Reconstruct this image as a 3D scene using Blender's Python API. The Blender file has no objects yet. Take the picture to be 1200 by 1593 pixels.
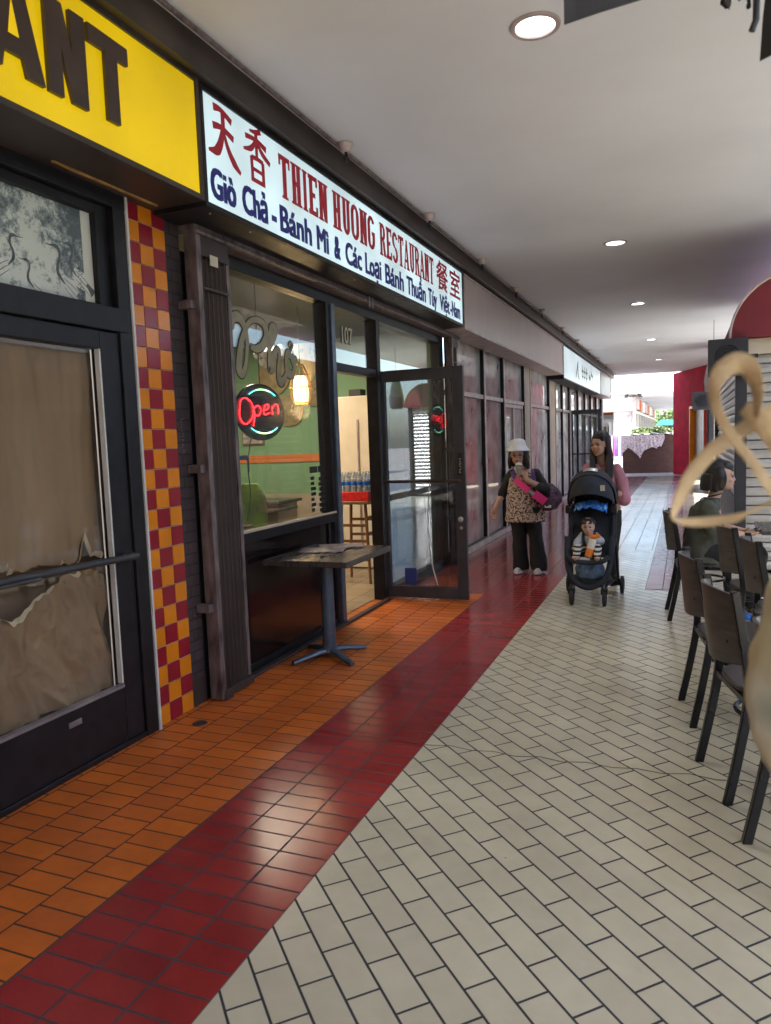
import bpy, bmesh, math, random
from mathutils import Vector, Matrix, Euler, noise
random.seed(7)
R = math.radians
S = bpy.context.scene
C = S.collection

# ------------------------------------------------------------------ camera, world, sun, exposure
cd = bpy.data.cameras.new('camera'); cam = bpy.data.objects.new('camera', cd); C.objects.link(cam)
cd.sensor_fit = 'VERTICAL'; cd.sensor_height = 9.4; cd.sensor_width = 9.4; cd.lens = 9.4 * 1145 / 1593
cd.clip_start = 0.02; cd.clip_end = 600
cd.dof.use_dof = True; cd.dof.focus_distance = 6.2; cd.dof.aperture_fstop = 1.5
rot = Matrix(((0.926, -0.002, 0.377), (0.375, 0.101, -0.921), (-0.036, 0.995, 0.094)))
cam.matrix_world = Matrix.Translation((0, 0, 1.52)) @ rot.to_quaternion().normalized().to_matrix().to_4x4()
S.camera = cam

SUN_EL, SUN_AZ = 52, 150      # azimuth clockwise from +Y
w = bpy.data.worlds.new('World'); S.world = w; w.use_nodes = True
nt = w.node_tree; sky = nt.nodes.new('ShaderNodeTexSky'); sky.sky_type = 'NISHITA'; sky.sun_disc = False
sky.sun_elevation = R(SUN_EL); sky.sun_rotation = R(SUN_AZ); sky.air_density = 1.0; sky.dust_density = 2.0
nt.links.new(sky.outputs[0], nt.nodes['Background'].inputs[0]); nt.nodes['Background'].inputs[1].default_value = 0.15
sd = bpy.data.lights.new('sun', 'SUN'); so = bpy.data.objects.new('sun', sd); C.objects.link(so)
sd.energy = 4.2; sd.angle = R(0.5); sd.color = (1, .95, .88)
sv = Vector((math.sin(R(SUN_AZ)) * math.cos(R(SUN_EL)), math.cos(R(SUN_AZ)) * math.cos(R(SUN_EL)), math.sin(R(SUN_EL))))
so.rotation_euler = sv.to_track_quat('Z', 'Y').to_euler()
vs = S.view_settings; vs.view_transform = 'Standard'; vs.look = 'None'; vs.exposure = 2.45; vs.gamma = 1
S.cycles.use_denoising = True
S.cycles.max_bounces = 10; S.cycles.diffuse_bounces = 5; S.cycles.glossy_bounces = 4; S.cycles.transparent_max_bounces = 14
S.cycles.sample_clamp_indirect = 6; S.cycles.caustics_reflective = False; S.cycles.caustics_refractive = False

# ------------------------------------------------------------------ materials
def newmat(name):
    m = bpy.data.materials.new(name); m.use_nodes = True
    return m, m.node_tree.nodes, m.node_tree.links, m.node_tree.nodes['Principled BSDF']
def mat(name, col, rough=.5, metal=0, var=.12, scale=6, bump=0, bscale=None, spec=.5, coat=0, emit=0, ecol=None, rvar=.1, stretch=(1, 1, 1), sheen=0):
    m, N, L, b = newmat(name)
    tc = N.new('ShaderNodeTexCoord'); mp = N.new('ShaderNodeMapping'); mp.inputs['Scale'].default_value = stretch
    L.new(tc.outputs['Object'], mp.inputs[0])
    nz = N.new('ShaderNodeTexNoise'); nz.inputs['Scale'].default_value = scale; nz.inputs['Detail'].default_value = 5
    L.new(mp.outputs[0], nz.inputs[0])
    cr = N.new('ShaderNodeMapRange'); cr.inputs[3].default_value = 1 - var * 1.6; cr.inputs[4].default_value = 1 + var * 1.6
    cr.inputs[1].default_value = .25; cr.inputs[2].default_value = .75
    L.new(nz.outputs[0], cr.inputs[0])
    mx = N.new('ShaderNodeVectorMath'); mx.operation = 'SCALE'; mx.inputs[0].default_value = col[:3]
    L.new(cr.outputs[0], mx.inputs['Scale']); L.new(mx.outputs[0], b.inputs['Base Color'])
    rr = N.new('ShaderNodeMapRange'); rr.inputs[3].default_value = max(0, rough - rvar); rr.inputs[4].default_value = min(1, rough + rvar)
    L.new(nz.outputs[0], rr.inputs[0]); L.new(rr.outputs[0], b.inputs['Roughness'])
    b.inputs['Metallic'].default_value = metal; b.inputs['Specular IOR Level'].default_value = spec; b.inputs['Coat Weight'].default_value = coat
    b.inputs['Sheen Weight'].default_value = sheen
    if bump:
        n2 = N.new('ShaderNodeTexNoise'); n2.inputs['Scale'].default_value = bscale or scale * 6; n2.inputs['Detail'].default_value = 4
        L.new(mp.outputs[0], n2.inputs[0]); bp = N.new('ShaderNodeBump'); bp.inputs['Strength'].default_value = bump; bp.inputs['Distance'].default_value = .01
        L.new(n2.outputs[0], bp.inputs['Height']); L.new(bp.outputs[0], b.inputs['Normal'])
    if emit:
        b.inputs['Emission Color'].default_value = (*(ecol or col)[:3], 1); b.inputs['Emission Strength'].default_value = emit
        if 'sign_face' in name:   # fluorescent tubes behind the panel light it unevenly
            n4 = N.new('ShaderNodeTexNoise'); n4.inputs['Scale'].default_value = 2.2; n4.inputs['Detail'].default_value = 1; L.new(tc.outputs['Object'], n4.inputs[0])
            m4 = N.new('ShaderNodeMapRange'); m4.inputs[1].default_value = .3; m4.inputs[2].default_value = .7; m4.inputs[3].default_value = emit * .82; m4.inputs[4].default_value = emit * 1.2
            L.new(n4.outputs[0], m4.inputs[0]); L.new(m4.outputs[0], b.inputs['Emission Strength'])
    return m
def tilemat(name, c1, c2, bw, rh, off, mort, uang, uo=0, vo=0, ms=.006, rough=.28, bump=.6, dirt=.25, mrough=.8, plane='XY', spec=.5, worn=.0):
    """brick texture laid in metres: u runs at uang degrees in the given plane"""
    m, N, L, b = newmat(name)
    g = N.new('ShaderNodeTexCoord'); sx = N.new('ShaderNodeSeparateXYZ'); L.new(g.outputs['Object'], sx.inputs[0])
    a, c = (('X', 'Y') if plane == 'XY' else ('Y', 'Z') if plane == 'YZ' else ('X', 'Z'))
    def lin(ka, kc, k0):
        p = N.new('ShaderNodeMath'); p.operation = 'MULTIPLY_ADD'; L.new(sx.outputs[a], p.inputs[0]); p.inputs[1].default_value = ka; p.inputs[2].default_value = k0
        q = N.new('ShaderNodeMath'); q.operation = 'MULTIPLY_ADD'; L.new(sx.outputs[c], q.inputs[0]); q.inputs[1].default_value = kc; L.new(p.outputs[0], q.inputs[2]); return q
    ca, sa = math.cos(R(uang)), math.sin(R(uang))
    cx = N.new('ShaderNodeCombineXYZ'); L.new(lin(ca, sa, -uo).outputs[0], cx.inputs[0]); L.new(lin(-sa, ca, -vo).outputs[0], cx.inputs[1])
    br = N.new('ShaderNodeTexBrick'); br.offset = off; br.squash = 1; L.new(cx.outputs[0], br.inputs['Vector'])
    br.inputs['Scale'].default_value = 1; br.inputs['Brick Width'].default_value = bw; br.inputs['Row Height'].default_value = rh
    br.inputs['Mortar Size'].default_value = ms / 2; br.inputs['Mortar Smooth'].default_value = .15; br.inputs['Bias'].default_value = 0
    br.inputs['Color1'].default_value = (*c1, 1); br.inputs['Color2'].default_value = (*c2, 1); br.inputs['Mortar'].default_value = (*mort, 1)
    nz = N.new('ShaderNodeTexNoise'); nz.inputs['Scale'].default_value = 1.3; nz.inputs['Detail'].default_value = 7; nz.inputs['Roughness'].default_value = .65; L.new(g.outputs['Object'], nz.inputs[0])
    n3 = N.new('ShaderNodeTexNoise'); n3.inputs['Scale'].default_value = 14; n3.inputs['Detail'].default_value = 6; L.new(g.outputs['Object'], n3.inputs[0])
    mr = N.new('ShaderNodeMapRange'); mr.inputs[1].default_value = .15; mr.inputs[2].default_value = .85; mr.inputs[3].default_value = 1 - dirt * 1.6; mr.inputs[4].default_value = 1 + dirt * .9
    L.new(nz.outputs[0], mr.inputs[0])
    m3 = N.new('ShaderNodeMapRange'); m3.inputs[1].default_value = .15; m3.inputs[2].default_value = .85; m3.inputs[3].default_value = 1 - dirt * .45; m3.inputs[4].default_value = 1 + dirt * .2
    L.new(n3.outputs[0], m3.inputs[0])
    mm = N.new('ShaderNodeMath'); mm.operation = 'MULTIPLY'; L.new(mr.outputs[0], mm.inputs[0]); L.new(m3.outputs[0], mm.inputs[1])
    sc = N.new('ShaderNodeVectorMath'); sc.operation = 'SCALE'; L.new(br.outputs['Color'], sc.inputs[0]); L.new(mm.outputs[0], sc.inputs['Scale'])
    # small dark specks and chips
    vo_ = N.new('ShaderNodeTexVoronoi'); vo_.inputs['Scale'].default_value = 9; L.new(g.outputs['Object'], vo_.inputs['Vector'])
    lt = N.new('ShaderNodeMath'); lt.operation = 'LESS_THAN'; lt.inputs[1].default_value = .035; L.new(vo_.outputs['Distance'], lt.inputs[0])
    ml = N.new('ShaderNodeMath'); ml.operation = 'MULTIPLY'; L.new(lt.outputs[0], ml.inputs[0]); ml.inputs[1].default_value = 1
    ml2 = N.new('ShaderNodeMath'); ml2.operation = 'MULTIPLY'; ml2.inputs[1].default_value = .6; L.new(ml.outputs[0], ml2.inputs[0])
    mix = N.new('ShaderNodeMix'); mix.data_type = 'RGBA'; L.new(ml2.outputs[0], mix.inputs['Factor']); L.new(sc.outputs[0], mix.inputs['A']); mix.inputs['B'].default_value = (.03, .025, .02, 1)
    L.new(mix.outputs['Result'], b.inputs['Base Color'])
    rr = N.new('ShaderNodeMapRange'); rr.inputs[1].default_value = .25; rr.inputs[2].default_value = .75; rr.inputs[3].default_value = max(.05, rough - .03); rr.inputs[4].default_value = rough + .05; L.new(nz.outputs[0], rr.inputs[0])
    rm = N.new('ShaderNodeMix'); L.new(br.outputs['Fac'], rm.inputs['Factor']); L.new(rr.outputs[0], rm.inputs['A']); rm.inputs['B'].default_value = mrough
    L.new(rm.outputs['Result'], b.inputs['Roughness'])
    inv = N.new('ShaderNodeMath'); inv.operation = 'SUBTRACT'; inv.inputs[0].default_value = 1; L.new(br.outputs['Fac'], inv.inputs[1])
    ad = N.new('ShaderNodeMath'); ad.operation = 'MULTIPLY_ADD'; L.new(n3.outputs[0], ad.inputs[0]); ad.inputs[1].default_value = .12; L.new(inv.outputs[0], ad.inputs[2])
    bp = N.new('ShaderNodeBump'); bp.inputs['Strength'].default_value = bump; bp.inputs['Distance'].default_value = .003; L.new(ad.outputs[0], bp.inputs['Height'])
    L.new(bp.outputs[0], b.inputs['Normal']); b.inputs['Specular IOR Level'].default_value = spec
    return m
def glassmat(name, tint=(.9, .93, .92), base=.05, rough=.0, haze=0, gcol=(1, 1, 1), hcol=(.5, .5, .48)):
    m, N, L, b = newmat(name); N.remove(b); out = N['Material Output']
    lw = N.new('ShaderNodeLayerWeight'); lw.inputs['Blend'].default_value = .5
    pw = N.new('ShaderNodeMath'); pw.operation = 'POWER'; L.new(lw.outputs['Facing'], pw.inputs[0]); pw.inputs[1].default_value = 4.2
    ma = N.new('ShaderNodeMath'); ma.operation = 'MULTIPLY_ADD'; L.new(pw.outputs[0], ma.inputs[0]); ma.inputs[1].default_value = 1 - base; ma.inputs[2].default_value = base
    tr = N.new('ShaderNodeBsdfTransparent'); tr.inputs[0].default_value = (*tint, 1)
    gl = N.new('ShaderNodeBsdfGlossy'); gl.inputs['Roughness'].default_value = rough; gl.inputs['Color'].default_value = (*gcol, 1)
    mx = N.new('ShaderNodeMixShader'); L.new(ma.outputs[0], mx.inputs[0]); L.new(tr.outputs[0], mx.inputs[1]); L.new(gl.outputs[0], mx.inputs[2])
    last = mx
    if haze:
        df = N.new('ShaderNodeBsdfDiffuse'); df.inputs[0].default_value = (*hcol, 1)
        tc = N.new('ShaderNodeTexCoord'); nz = N.new('ShaderNodeTexNoise'); nz.inputs['Scale'].default_value = 3; nz.inputs['Detail'].default_value = 6; L.new(tc.outputs['Object'], nz.inputs[0])
        mr = N.new('ShaderNodeMapRange'); mr.inputs[1].default_value = .3; mr.inputs[2].default_value = .8; mr.inputs[3].default_value = haze * .8; mr.inputs[4].default_value = haze * 2; L.new(nz.outputs[0], mr.inputs[0])
        m2 = N.new('ShaderNodeMixShader'); L.new(mr.outputs[0], m2.inputs[0]); L.new(mx.outputs[0], m2.inputs[1]); L.new(df.outputs[0], m2.inputs[2]); last = m2
    L.new(last.outputs[0], out.inputs[0]); return m

M = {}
CR = (.60, .55, .42)
M['cream'] = tilemat('cream_tile', (.64, .59, .44), (.56, .51, .385), .2105, .1035, .5, (.035, .032, .04), -45, -1.905, .9975, .0085, .205, .5, .16)
M['cream_grid'] = tilemat('cream_grid_tile', (.57, .53, .41), (.50, .47, .37), .1035, .207, 0, (.05, .045, .05), 90, 0, .81, .007, .19, .4, .2)
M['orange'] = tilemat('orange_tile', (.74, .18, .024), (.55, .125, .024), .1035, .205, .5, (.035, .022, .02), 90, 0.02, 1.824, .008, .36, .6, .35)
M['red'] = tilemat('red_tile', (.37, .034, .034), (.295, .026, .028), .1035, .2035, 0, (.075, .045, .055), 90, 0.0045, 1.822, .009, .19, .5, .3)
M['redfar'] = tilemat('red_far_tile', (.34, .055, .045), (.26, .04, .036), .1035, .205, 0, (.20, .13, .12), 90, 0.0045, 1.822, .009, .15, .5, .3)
M['pinkstrip'] = tilemat('red_strip_tile', (.36, .12, .13), (.30, .09, .11), .1035, .16, 0, (.06, .04, .05), 90, 0.02, .36, .008, .25, .5, .2)
M['palefloor'] = tilemat('pale_courtyard_tile', (.5, .47, .42), (.44, .41, .37), .3, .3, 0, (.2, .18, .17), 0, 0, 0, .01, .5, .3, .2)
M['paving'] = tilemat('bounce_cut_paving', (.15, .18, .225), (.12, .145, .185), .4, .4, .5, (.05, .05, .055), 0, 0, 0, .01, .5, .3, .2)
M['brick'] = tilemat('dark_brick', (.075, .048, .05), (.05, .035, .04), .19, .065, .5, (.03, .025, .028), 0, 0, 0, .01, .6, .9, .4, plane='YZ')
M['planterbrick'] = tilemat('planter_brick', (.12, .052, .04), (.09, .04, .032), .2, .075, .5, (.11, .07, .06), 0, 0, 0, .012, .8, .8, .3, plane='XZ')
M['planterbrick2'] = tilemat('planter_brick_side', (.12, .052, .04), (.09, .04, .032), .2, .075, .5, (.11, .07, .06), 0, 0, 0, .012, .8, .8, .3, plane='YZ')
M['ceiling'] = mat('ceiling_paint', (.72, .75, .82), .75, var=.045, scale=.9, bump=.12, bscale=60)
M['concrete'] = mat('concrete', (.34, .32, .29), .85, var=.15, scale=2, bump=.3)
M['dark'] = mat('dark_aluminium', (.020, .019, .022), .45, .5, var=.25, scale=9, bump=.05, bscale=80)
M['darkgrey'] = mat('grey_painted_metal', (.050, .050, .055), .5, .2, var=.2, scale=7)
M['bluegrey'] = mat('bluegrey_metal', (.085, .11, .15), .35, .3, var=.2, scale=12, bump=.08)
M['brownmetal'] = mat('brown_gate_metal', (.062, .043, .040), .5, .3, var=.2, scale=5, bump=.08, bscale=60, stretch=(1, 1, .6))
M['brownlight'] = mat('worn_brown_edge', (.17, .135, .135), .5, .4, var=.45, scale=22, bump=.1, stretch=(1, 1, .3))
M['brownsoffit'] = mat('brown_soffit', (.05, .038, .034), .45, .1, var=.3, scale=3, bump=.05)
M['pinktrim'] = mat('worn_pinkish_trim', (.50, .42, .41), .5, .3, var=.2, scale=8)
M['pinkpanel'] = mat('mauve_panel', (.52, .45, .46), .35, var=.07, scale=2)
M['beige'] = mat('beige_plaster', (.48, .38, .29), .7, var=.1, scale=4, bump=.15)
M['greyline'] = mat('grey_flashing', (.28, .25, .26), .4, .4, var=.2, scale=8)
M['yellowsign'] = mat('yellow_sign_face', (.55, .38, .0), .4, var=.05, scale=1.2, emit=.095, ecol=(.92, .62, .0), rvar=.05)
M['whitesign'] = mat('white_sign_face', (.40, .46, .48), .3, var=.04, scale=1.5, emit=.15, ecol=(.60, .80, .86), rvar=.05)
M['whitesign2'] = mat('pale_sign_face', (.6, .7, .75), .3, var=.06, scale=1.5, emit=.11, ecol=(.6, .75, .82), rvar=.05)
M['letterbrown'] = mat('brown_sign_letter', (.055, .035, .03), .4, var=.15)
M['letterred'] = mat('red_sign_letter', (.30, .006, .02), .35, var=.05, emit=.03, ecol=(.5, .01, .03))
M['letterblue'] = mat('blue_sign_letter', (.01, .014, .13), .35, var=.05, emit=.03, ecol=(.01, .02, .3))
M['ink'] = mat('black_sign_ink', (.012, .012, .014), .4)
M['blackpanel'] = mat('black_glossy_panel', (.012, .008, .008), .14, var=.3, scale=3, bump=.02, bscale=6, spec=.6)
M['kraft'] = mat('kraft_paper', (.29, .195, .115), .75, var=.16, scale=3, bump=.5, bscale=14, stretch=(1, 1, .35))
M['kraftedge'] = mat('torn_paper_edge', (.62, .52, .36), .8, var=.15, scale=20)
M['kraftdark'] = mat('kraft_paper_back', (.2, .13, .085), .8, var=.2, scale=4)
M['wallred'] = mat('red_wall_tile', (.27, .010, .022), .19, var=.1, scale=5, bump=.03, spec=.35, rvar=.04)
M['wallorange'] = mat('orange_wall_tile', (.70, .22, .008), .19, var=.08, scale=5, bump=.03, spec=.35, rvar=.04)
M['grout'] = mat('pale_grout', (.55, .48, .42), .8, var=.1, scale=30)
M['glass'] = glassmat('window_glass', (.95, .96, .95), .03, haze=.015)
M['paperglass'] = glassmat('door_paper_glass', (.96, .96, .95), .008)
M['doorglass'] = glassmat('door_glass', (.66, .70, .74), .10, haze=.008)
M['farglass'] = glassmat('far_window_glass', (.85, .82, .81), .32, haze=.30, hcol=(.85, .80, .78))  # pale haze lightens these panes in place of bright reflections
M['green'] = mat('green_plaster', (.17, .30, .16), .6, var=.08, scale=2, bump=.08)
M['interior'] = mat('warm_interior', (.35, .28, .2), .7, var=.1)
M['intdark'] = mat('dark_interior', (.05, .04, .035), .7, var=.3)
M['intfloor'] = tilemat('restaurant_floor', (.35, .26, .16), (.28, .2, .13), .3, .3, 0, (.08, .06, .05), 0, 0, 0, .006, .35, .3, .3)
M['creamwall'] = mat('cream_fridge', (.62, .54, .42), .4, var=.05)
M['orangestripe'] = mat('orange_dado', (.55, .16, .04), .4, var=.2, scale=5, stretch=(.1, 1, 12))
M['wood'] = mat('brown_wood', (.20, .09, .035), .4, var=.3, scale=5, stretch=(1, 1, .15))
M['tabletop'] = mat('dark_laminate', (.060, .052, .048), .28, var=.1, scale=4, stretch=(6, .6, 1), bump=.03)
M['chairwood'] = mat('grey_wood_laminate', (.085, .083, .086), .38, var=.28, scale=5, stretch=(1, 1, 7), bump=.06)
M['seat'] = mat('dark_seat_veneer', (.06, .052, .052), .38, var=.25, scale=6, stretch=(6, 1, 1))
M['blackmetal'] = mat('black_chair_metal', (.008, .008, .011), .3, .15, var=.3, scale=15, bump=.04)
M['neonred'] = mat('red_led', (.8, .02, .02), .4, emit=2.2, ecol=(1, .015, .02))
M['neoncyan'] = mat('cyan_led', (.2, .8, .7), .4, emit=1.0, ecol=(.10, .75, .7))
M['neongreen'] = mat('green_led', (.5, .9, .3), .4, emit=1.1, ecol=(.5, .95, .3))
M['signblack'] = mat('black_acrylic', (.015, .02, .03), .2, var=.1)
M['gold'] = mat('gold_decal', (.27, .22, .12), .4, .3, var=.15, scale=12)
M['decalblack'] = mat('black_decal', (.012, .01, .01), .5)
M['decalwhite'] = mat('pale_decal', (.55, .5, .38), .5, var=.1)
M['lanternglow'] = mat('lit_paper_lantern', (.9, .7, .4), .6, emit=1.6, ecol=(1, .66, .28))
M['bamboo'] = mat('bamboo', (.42, .25, .08), .5, var=.3, scale=12)
M['straw'] = mat('woven_straw', (.30, .23, .12), .7, var=.2, scale=14, bump=.3)
M['lampglow'] = mat('lit_downlight', (.9, .9, .95), .4, emit=1.4, ecol=(.9, .95, 1))
M['whitetrim'] = mat('white_trim', (.6, .6, .58), .4, var=.08)
M['redstucco'] = mat('red_stucco', (.36, .012, .03), .85, var=.22, scale=3, bump=.5, bscale=10, spec=.1)
M['burgundy'] = mat('burgundy_canvas', (.19, .018, .028), .7, var=.1, scale=4, bump=.08)
M['slat'] = mat('grey_shutter_slat', (.42, .41, .40), .38, .3, var=.12, scale=5)
M['post'] = mat('charcoal_post', (.030, .030, .037), .45, .2, var=.15)
M['whitewall'] = mat('white_stucco', (.75, .74, .72), .7, var=.06)
M['orangeroof'] = mat('orange_roof_tile', (.55, .18, .08), .7, var=.2, scale=20)
M['leaf'] = mat('leaf_green', (.075, .14, .03), .55, var=.4, scale=3)
M['leaf2'] = mat('leaf_light', (.10, .145, .05), .55, var=.4, scale=3)
M['bark'] = mat('bark', (.12, .09, .06), .8, bump=.5)
M['cloth'] = mat('pinkish_gauze', (.74, .66, .70), .8, var=.22, scale=14, bump=.5, bscale=40, stretch=(3, 3, .5))
M['bluecloth'] = mat('blue_fabric', (.03, .17, .62), .6, var=.3, scale=9)
M['skin'] = mat('skin', (.38, .21, .145), .5, var=.06, scale=18, rvar=.05)
M['skin2'] = mat('skin_tan', (.42, .235, .165), .5, var=.06, scale=18, rvar=.05)
M['skin3'] = mat('skin_light', (.52, .33, .25), .5, var=.05, scale=18, rvar=.05)
M['hair'] = mat('black_hair', (.012, .009, .009), .38, var=.4, scale=40, stretch=(3, 3, .2), bump=.4, bscale=90)
M['blackcloth'] = mat('black_cloth', (.010, .010, .012), .8, var=.3, scale=8, bump=.4, bscale=14)
M['olive'] = mat('olive_cotton', (.065, .068, .05), .85, var=.12, scale=6, bump=.35, bscale=9)
M['pink'] = mat('pink_cotton', (.45, .19, .24), .8, var=.12, scale=6, bump=.4, bscale=11)
M['hotpink'] = mat('hot_pink_fabric', (.75, .04, .24), .6, var=.08)
M['purple'] = mat('purple_fabric', (.10, .035, .19), .6, var=.3, scale=12)
M['bagmix'] = mat('plum_bag_fabric', (.07, .03, .07), .6, var=.5, scale=10)
M['whitehat'] = mat('white_hat', (.62, .63, .66), .85, var=.08, scale=14, bump=.5, bscale=80)
M['shoe'] = mat('pale_shoe', (.5, .5, .5), .6, var=.15)
M['stroller'] = mat('navy_black_canvas', (.014, .018, .028), .75, var=.25, scale=8, bump=.25, bscale=60)
M['strollergrey'] = mat('charcoal_canvas', (.04, .038, .042), .8, var=.4, scale=12, bump=.2)
M['rubber'] = mat('black_rubber', (.018, .018, .02), .7)
M['silver'] = mat('silver_reflective', (.4, .4, .42), .35, .6)
M['denim'] = mat('blue_denim', (.12, .19, .30), .8, var=.35, scale=14, bump=.4)
M['babygrey'] = mat('pale_grey_knit', (.42, .45, .48), .85, var=.1, bump=.3)
M['orangeplush'] = mat('orange_plush', (.72, .2, .02), .8, var=.15)
M['whiteplush'] = mat('white_plush', (.62, .58, .5), .8, var=.1)
M['lips'] = mat('lips', (.33, .07, .065), .45)
M['eye'] = mat('dark_eye', (.012, .008, .007), .25)
M['specs'] = mat('brown_glasses_frame', (.08, .03, .03), .3)
M['cup'] = glassmat('plastic_cup', (.85, .8, .75), .15, .1, haze=.2)
M['drink'] = mat('milky_drink', (.35, .26, .2), .4)
M['ribbon'] = mat('tan_paper_ribbon', (.62, .48, .29), .55, var=.14, scale=30, bump=.2)
M['paint'] = mat('foil_dark_cloth', (.04, .042, .05), .6, var=.2)
M['menu'] = mat('menu_card', (.30, .25, .25), .35, var=.7, scale=16, stretch=(1, 2, 1))
M['kraftbox'] = mat('brown_cardboard', (.35, .2, .08), .7, var=.3, scale=30)
M['bottle'] = glassmat('clear_bottle', (.72, .86, .97), .2, .05, haze=.3)
M['redlabel'] = mat('red_label', (.55, .015, .02), .4, var=.3, scale=30)
M['bluelabel'] = mat('blue_label', (.02, .13, .6), .4, var=.3, scale=25)
M['film'] = mat('pale_reflection_film', (.72, .64, .62), .6, var=.2, scale=2.5, stretch=(1, 1, .5))  # pale film colour also stands in for bright reflections in the far panes
M['navy'] = mat('navy_card', (.015, .04, .2), .5)

def voronoi_cloth(name, base, spot, scale, thr=.32):
    m, N, L, b = newmat(name); tc = N.new('ShaderNodeTexCoord')
    nz = N.new('ShaderNodeTexNoise'); nz.inputs['Scale'].default_value = 12; L.new(tc.outputs['Object'], nz.inputs[0])
    mx = N.new('ShaderNodeMix'); mx.data_type = 'VECTOR'; mx.inputs['Factor'].default_value = .06; L.new(tc.outputs['Object'], mx.inputs['A']); L.new(nz.outputs['Color'], mx.inputs['B'])
    v = N.new('ShaderNodeTexVoronoi'); v.feature = 'F1'; v.inputs['Scale'].default_value = scale; L.new(mx.outputs['Result'], v.inputs['Vector'])
    a = N.new('ShaderNodeMath'); a.operation = 'COMPARE'; a.inputs[1].default_value = thr; a.inputs[2].default_value = .16; L.new(v.outputs['Distance'], a.inputs[0])
    n2 = N.new('ShaderNodeTexNoise'); n2.inputs['Scale'].default_value = scale * 1.1; L.new(tc.outputs['Object'], n2.inputs[0])
    g = N.new('ShaderNodeMath'); g.operation = 'GREATER_THAN'; g.inputs[1].default_value = .42; L.new(n2.outputs[0], g.inputs[0])
    mu = N.new('ShaderNodeMath'); mu.operation = 'MULTIPLY'; L.new(a.outputs[0], mu.inputs[0]); L.new(g.outputs[0], mu.inputs[1])
    c = N.new('ShaderNodeMix'); c.data_type = 'RGBA'; L.new(mu.outputs[0], c.inputs['Factor']); c.inputs['A'].default_value = (*base, 1); c.inputs['B'].default_value = (*spot, 1)
    L.new(c.outputs['Result'], b.inputs['Base Color']); b.inputs['Roughness'].default_value = .85
    return m
M['leopard'] = voronoi_cloth('leopard_print', (.46, .35, .30), (.018, .012, .014), 46)
def stripes(name, c1, c2, freq, axis='Z', dist=2.0):
    m, N, L, b = newmat(name); tc = N.new('ShaderNodeTexCoord'); wv = N.new('ShaderNodeTexWave'); wv.bands_direction = axis
    wv.inputs['Scale'].default_value = freq; wv.inputs['Distortion'].default_value = dist; wv.inputs['Detail'].default_value = 1; L.new(tc.outputs['Object'], wv.inputs[0])
    g = N.new('ShaderNodeMath'); g.operation = 'GREATER_THAN'; g.inputs[1].default_value = .5; L.new(wv.outputs['Fac'], g.inputs[0])
    c = N.new('ShaderNodeMix'); c.data_type = 'RGBA'; L.new(g.outputs[0], c.inputs['Factor']); c.inputs['A'].default_value = (*c1, 1); c.inputs['B'].default_value = (*c2, 1)
    L.new(c.outputs['Result'], b.inputs['Base Color']); b.inputs['Roughness'].default_value = .85
    return m
M['blanket'] = voronoi_cloth('blue_patterned_blanket', (.03, .18, .68), (.25, .5, .75), 26, .25)
M['zebra'] = stripes('striped_leggings', (.02, .02, .02), (.6, .58, .55), 9, 'Z', 3)
def inkprint():
    m, N, L, b = newmat('ink_wash_print'); tc = N.new('ShaderNodeTexCoord'); sx = N.new('ShaderNodeSeparateXYZ'); L.new(tc.outputs['Object'], sx.inputs[0])
    nz = N.new('ShaderNodeTexNoise'); nz.inputs['Scale'].default_value = 14; nz.inputs['Detail'].default_value = 9; nz.inputs['Roughness'].default_value = .78; L.new(tc.outputs['Object'], nz.inputs[0])
    # foliage is dense to both sides and thin in a wedge at y about 2.72
    d = N.new('ShaderNodeMath'); d.operation = 'SUBTRACT'; L.new(sx.outputs['Y'], d.inputs[0]); d.inputs[1].default_value = 2.60
    ab = N.new('ShaderNodeMath'); ab.operation = 'ABSOLUTE'; L.new(d.outputs[0], ab.inputs[0])
    zz = N.new('ShaderNodeMath'); zz.operation = 'MULTIPLY_ADD'; L.new(sx.outputs['Z'], zz.inputs[0]); zz.inputs[1].default_value = .45; zz.inputs[2].default_value = -1.20
    a2 = N.new('ShaderNodeMath'); a2.operation = 'ADD'; L.new(ab.outputs[0], a2.inputs[0]); L.new(zz.outputs[0], a2.inputs[1])
    mq = N.new('ShaderNodeMapRange'); mq.inputs[1].default_value = .36; mq.inputs[2].default_value = .64; mq.inputs[3].default_value = .15; mq.inputs[4].default_value = .95; L.new(nz.outputs[0], mq.inputs[0])
    a3 = N.new('ShaderNodeMath'); a3.operation = 'MULTIPLY_ADD'; L.new(a2.outputs[0], a3.inputs[0]); a3.inputs[1].default_value = 2.0; L.new(mq.outputs[0], a3.inputs[2])
    cr = N.new('ShaderNodeValToRGB'); e = cr.color_ramp.elements
    e[0].position = .50; e[0].color = (.78, .82, .77, 1); e[1].position = .92; e[1].color = (.10, .14, .16, 1)
    x = cr.color_ramp.elements.new(.66); x.color = (.36, .43, .43, 1)
    L.new(a3.outputs[0], cr.inputs[0]); L.new(cr.outputs[0], b.inputs['Base Color']); b.inputs['Roughness'].default_value = .5
    return m
M['print'] = inkprint()
M['printborder'] = mat('print_border', (.82, .82, .76), .5, var=.05)
M['printink'] = mat('grey_print_ink', (.10, .12, .14), .5, var=.3, scale=30)
M['printpale'] = mat('pale_print_feather', (.78, .8, .77), .5, var=.1, scale=30)
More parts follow.
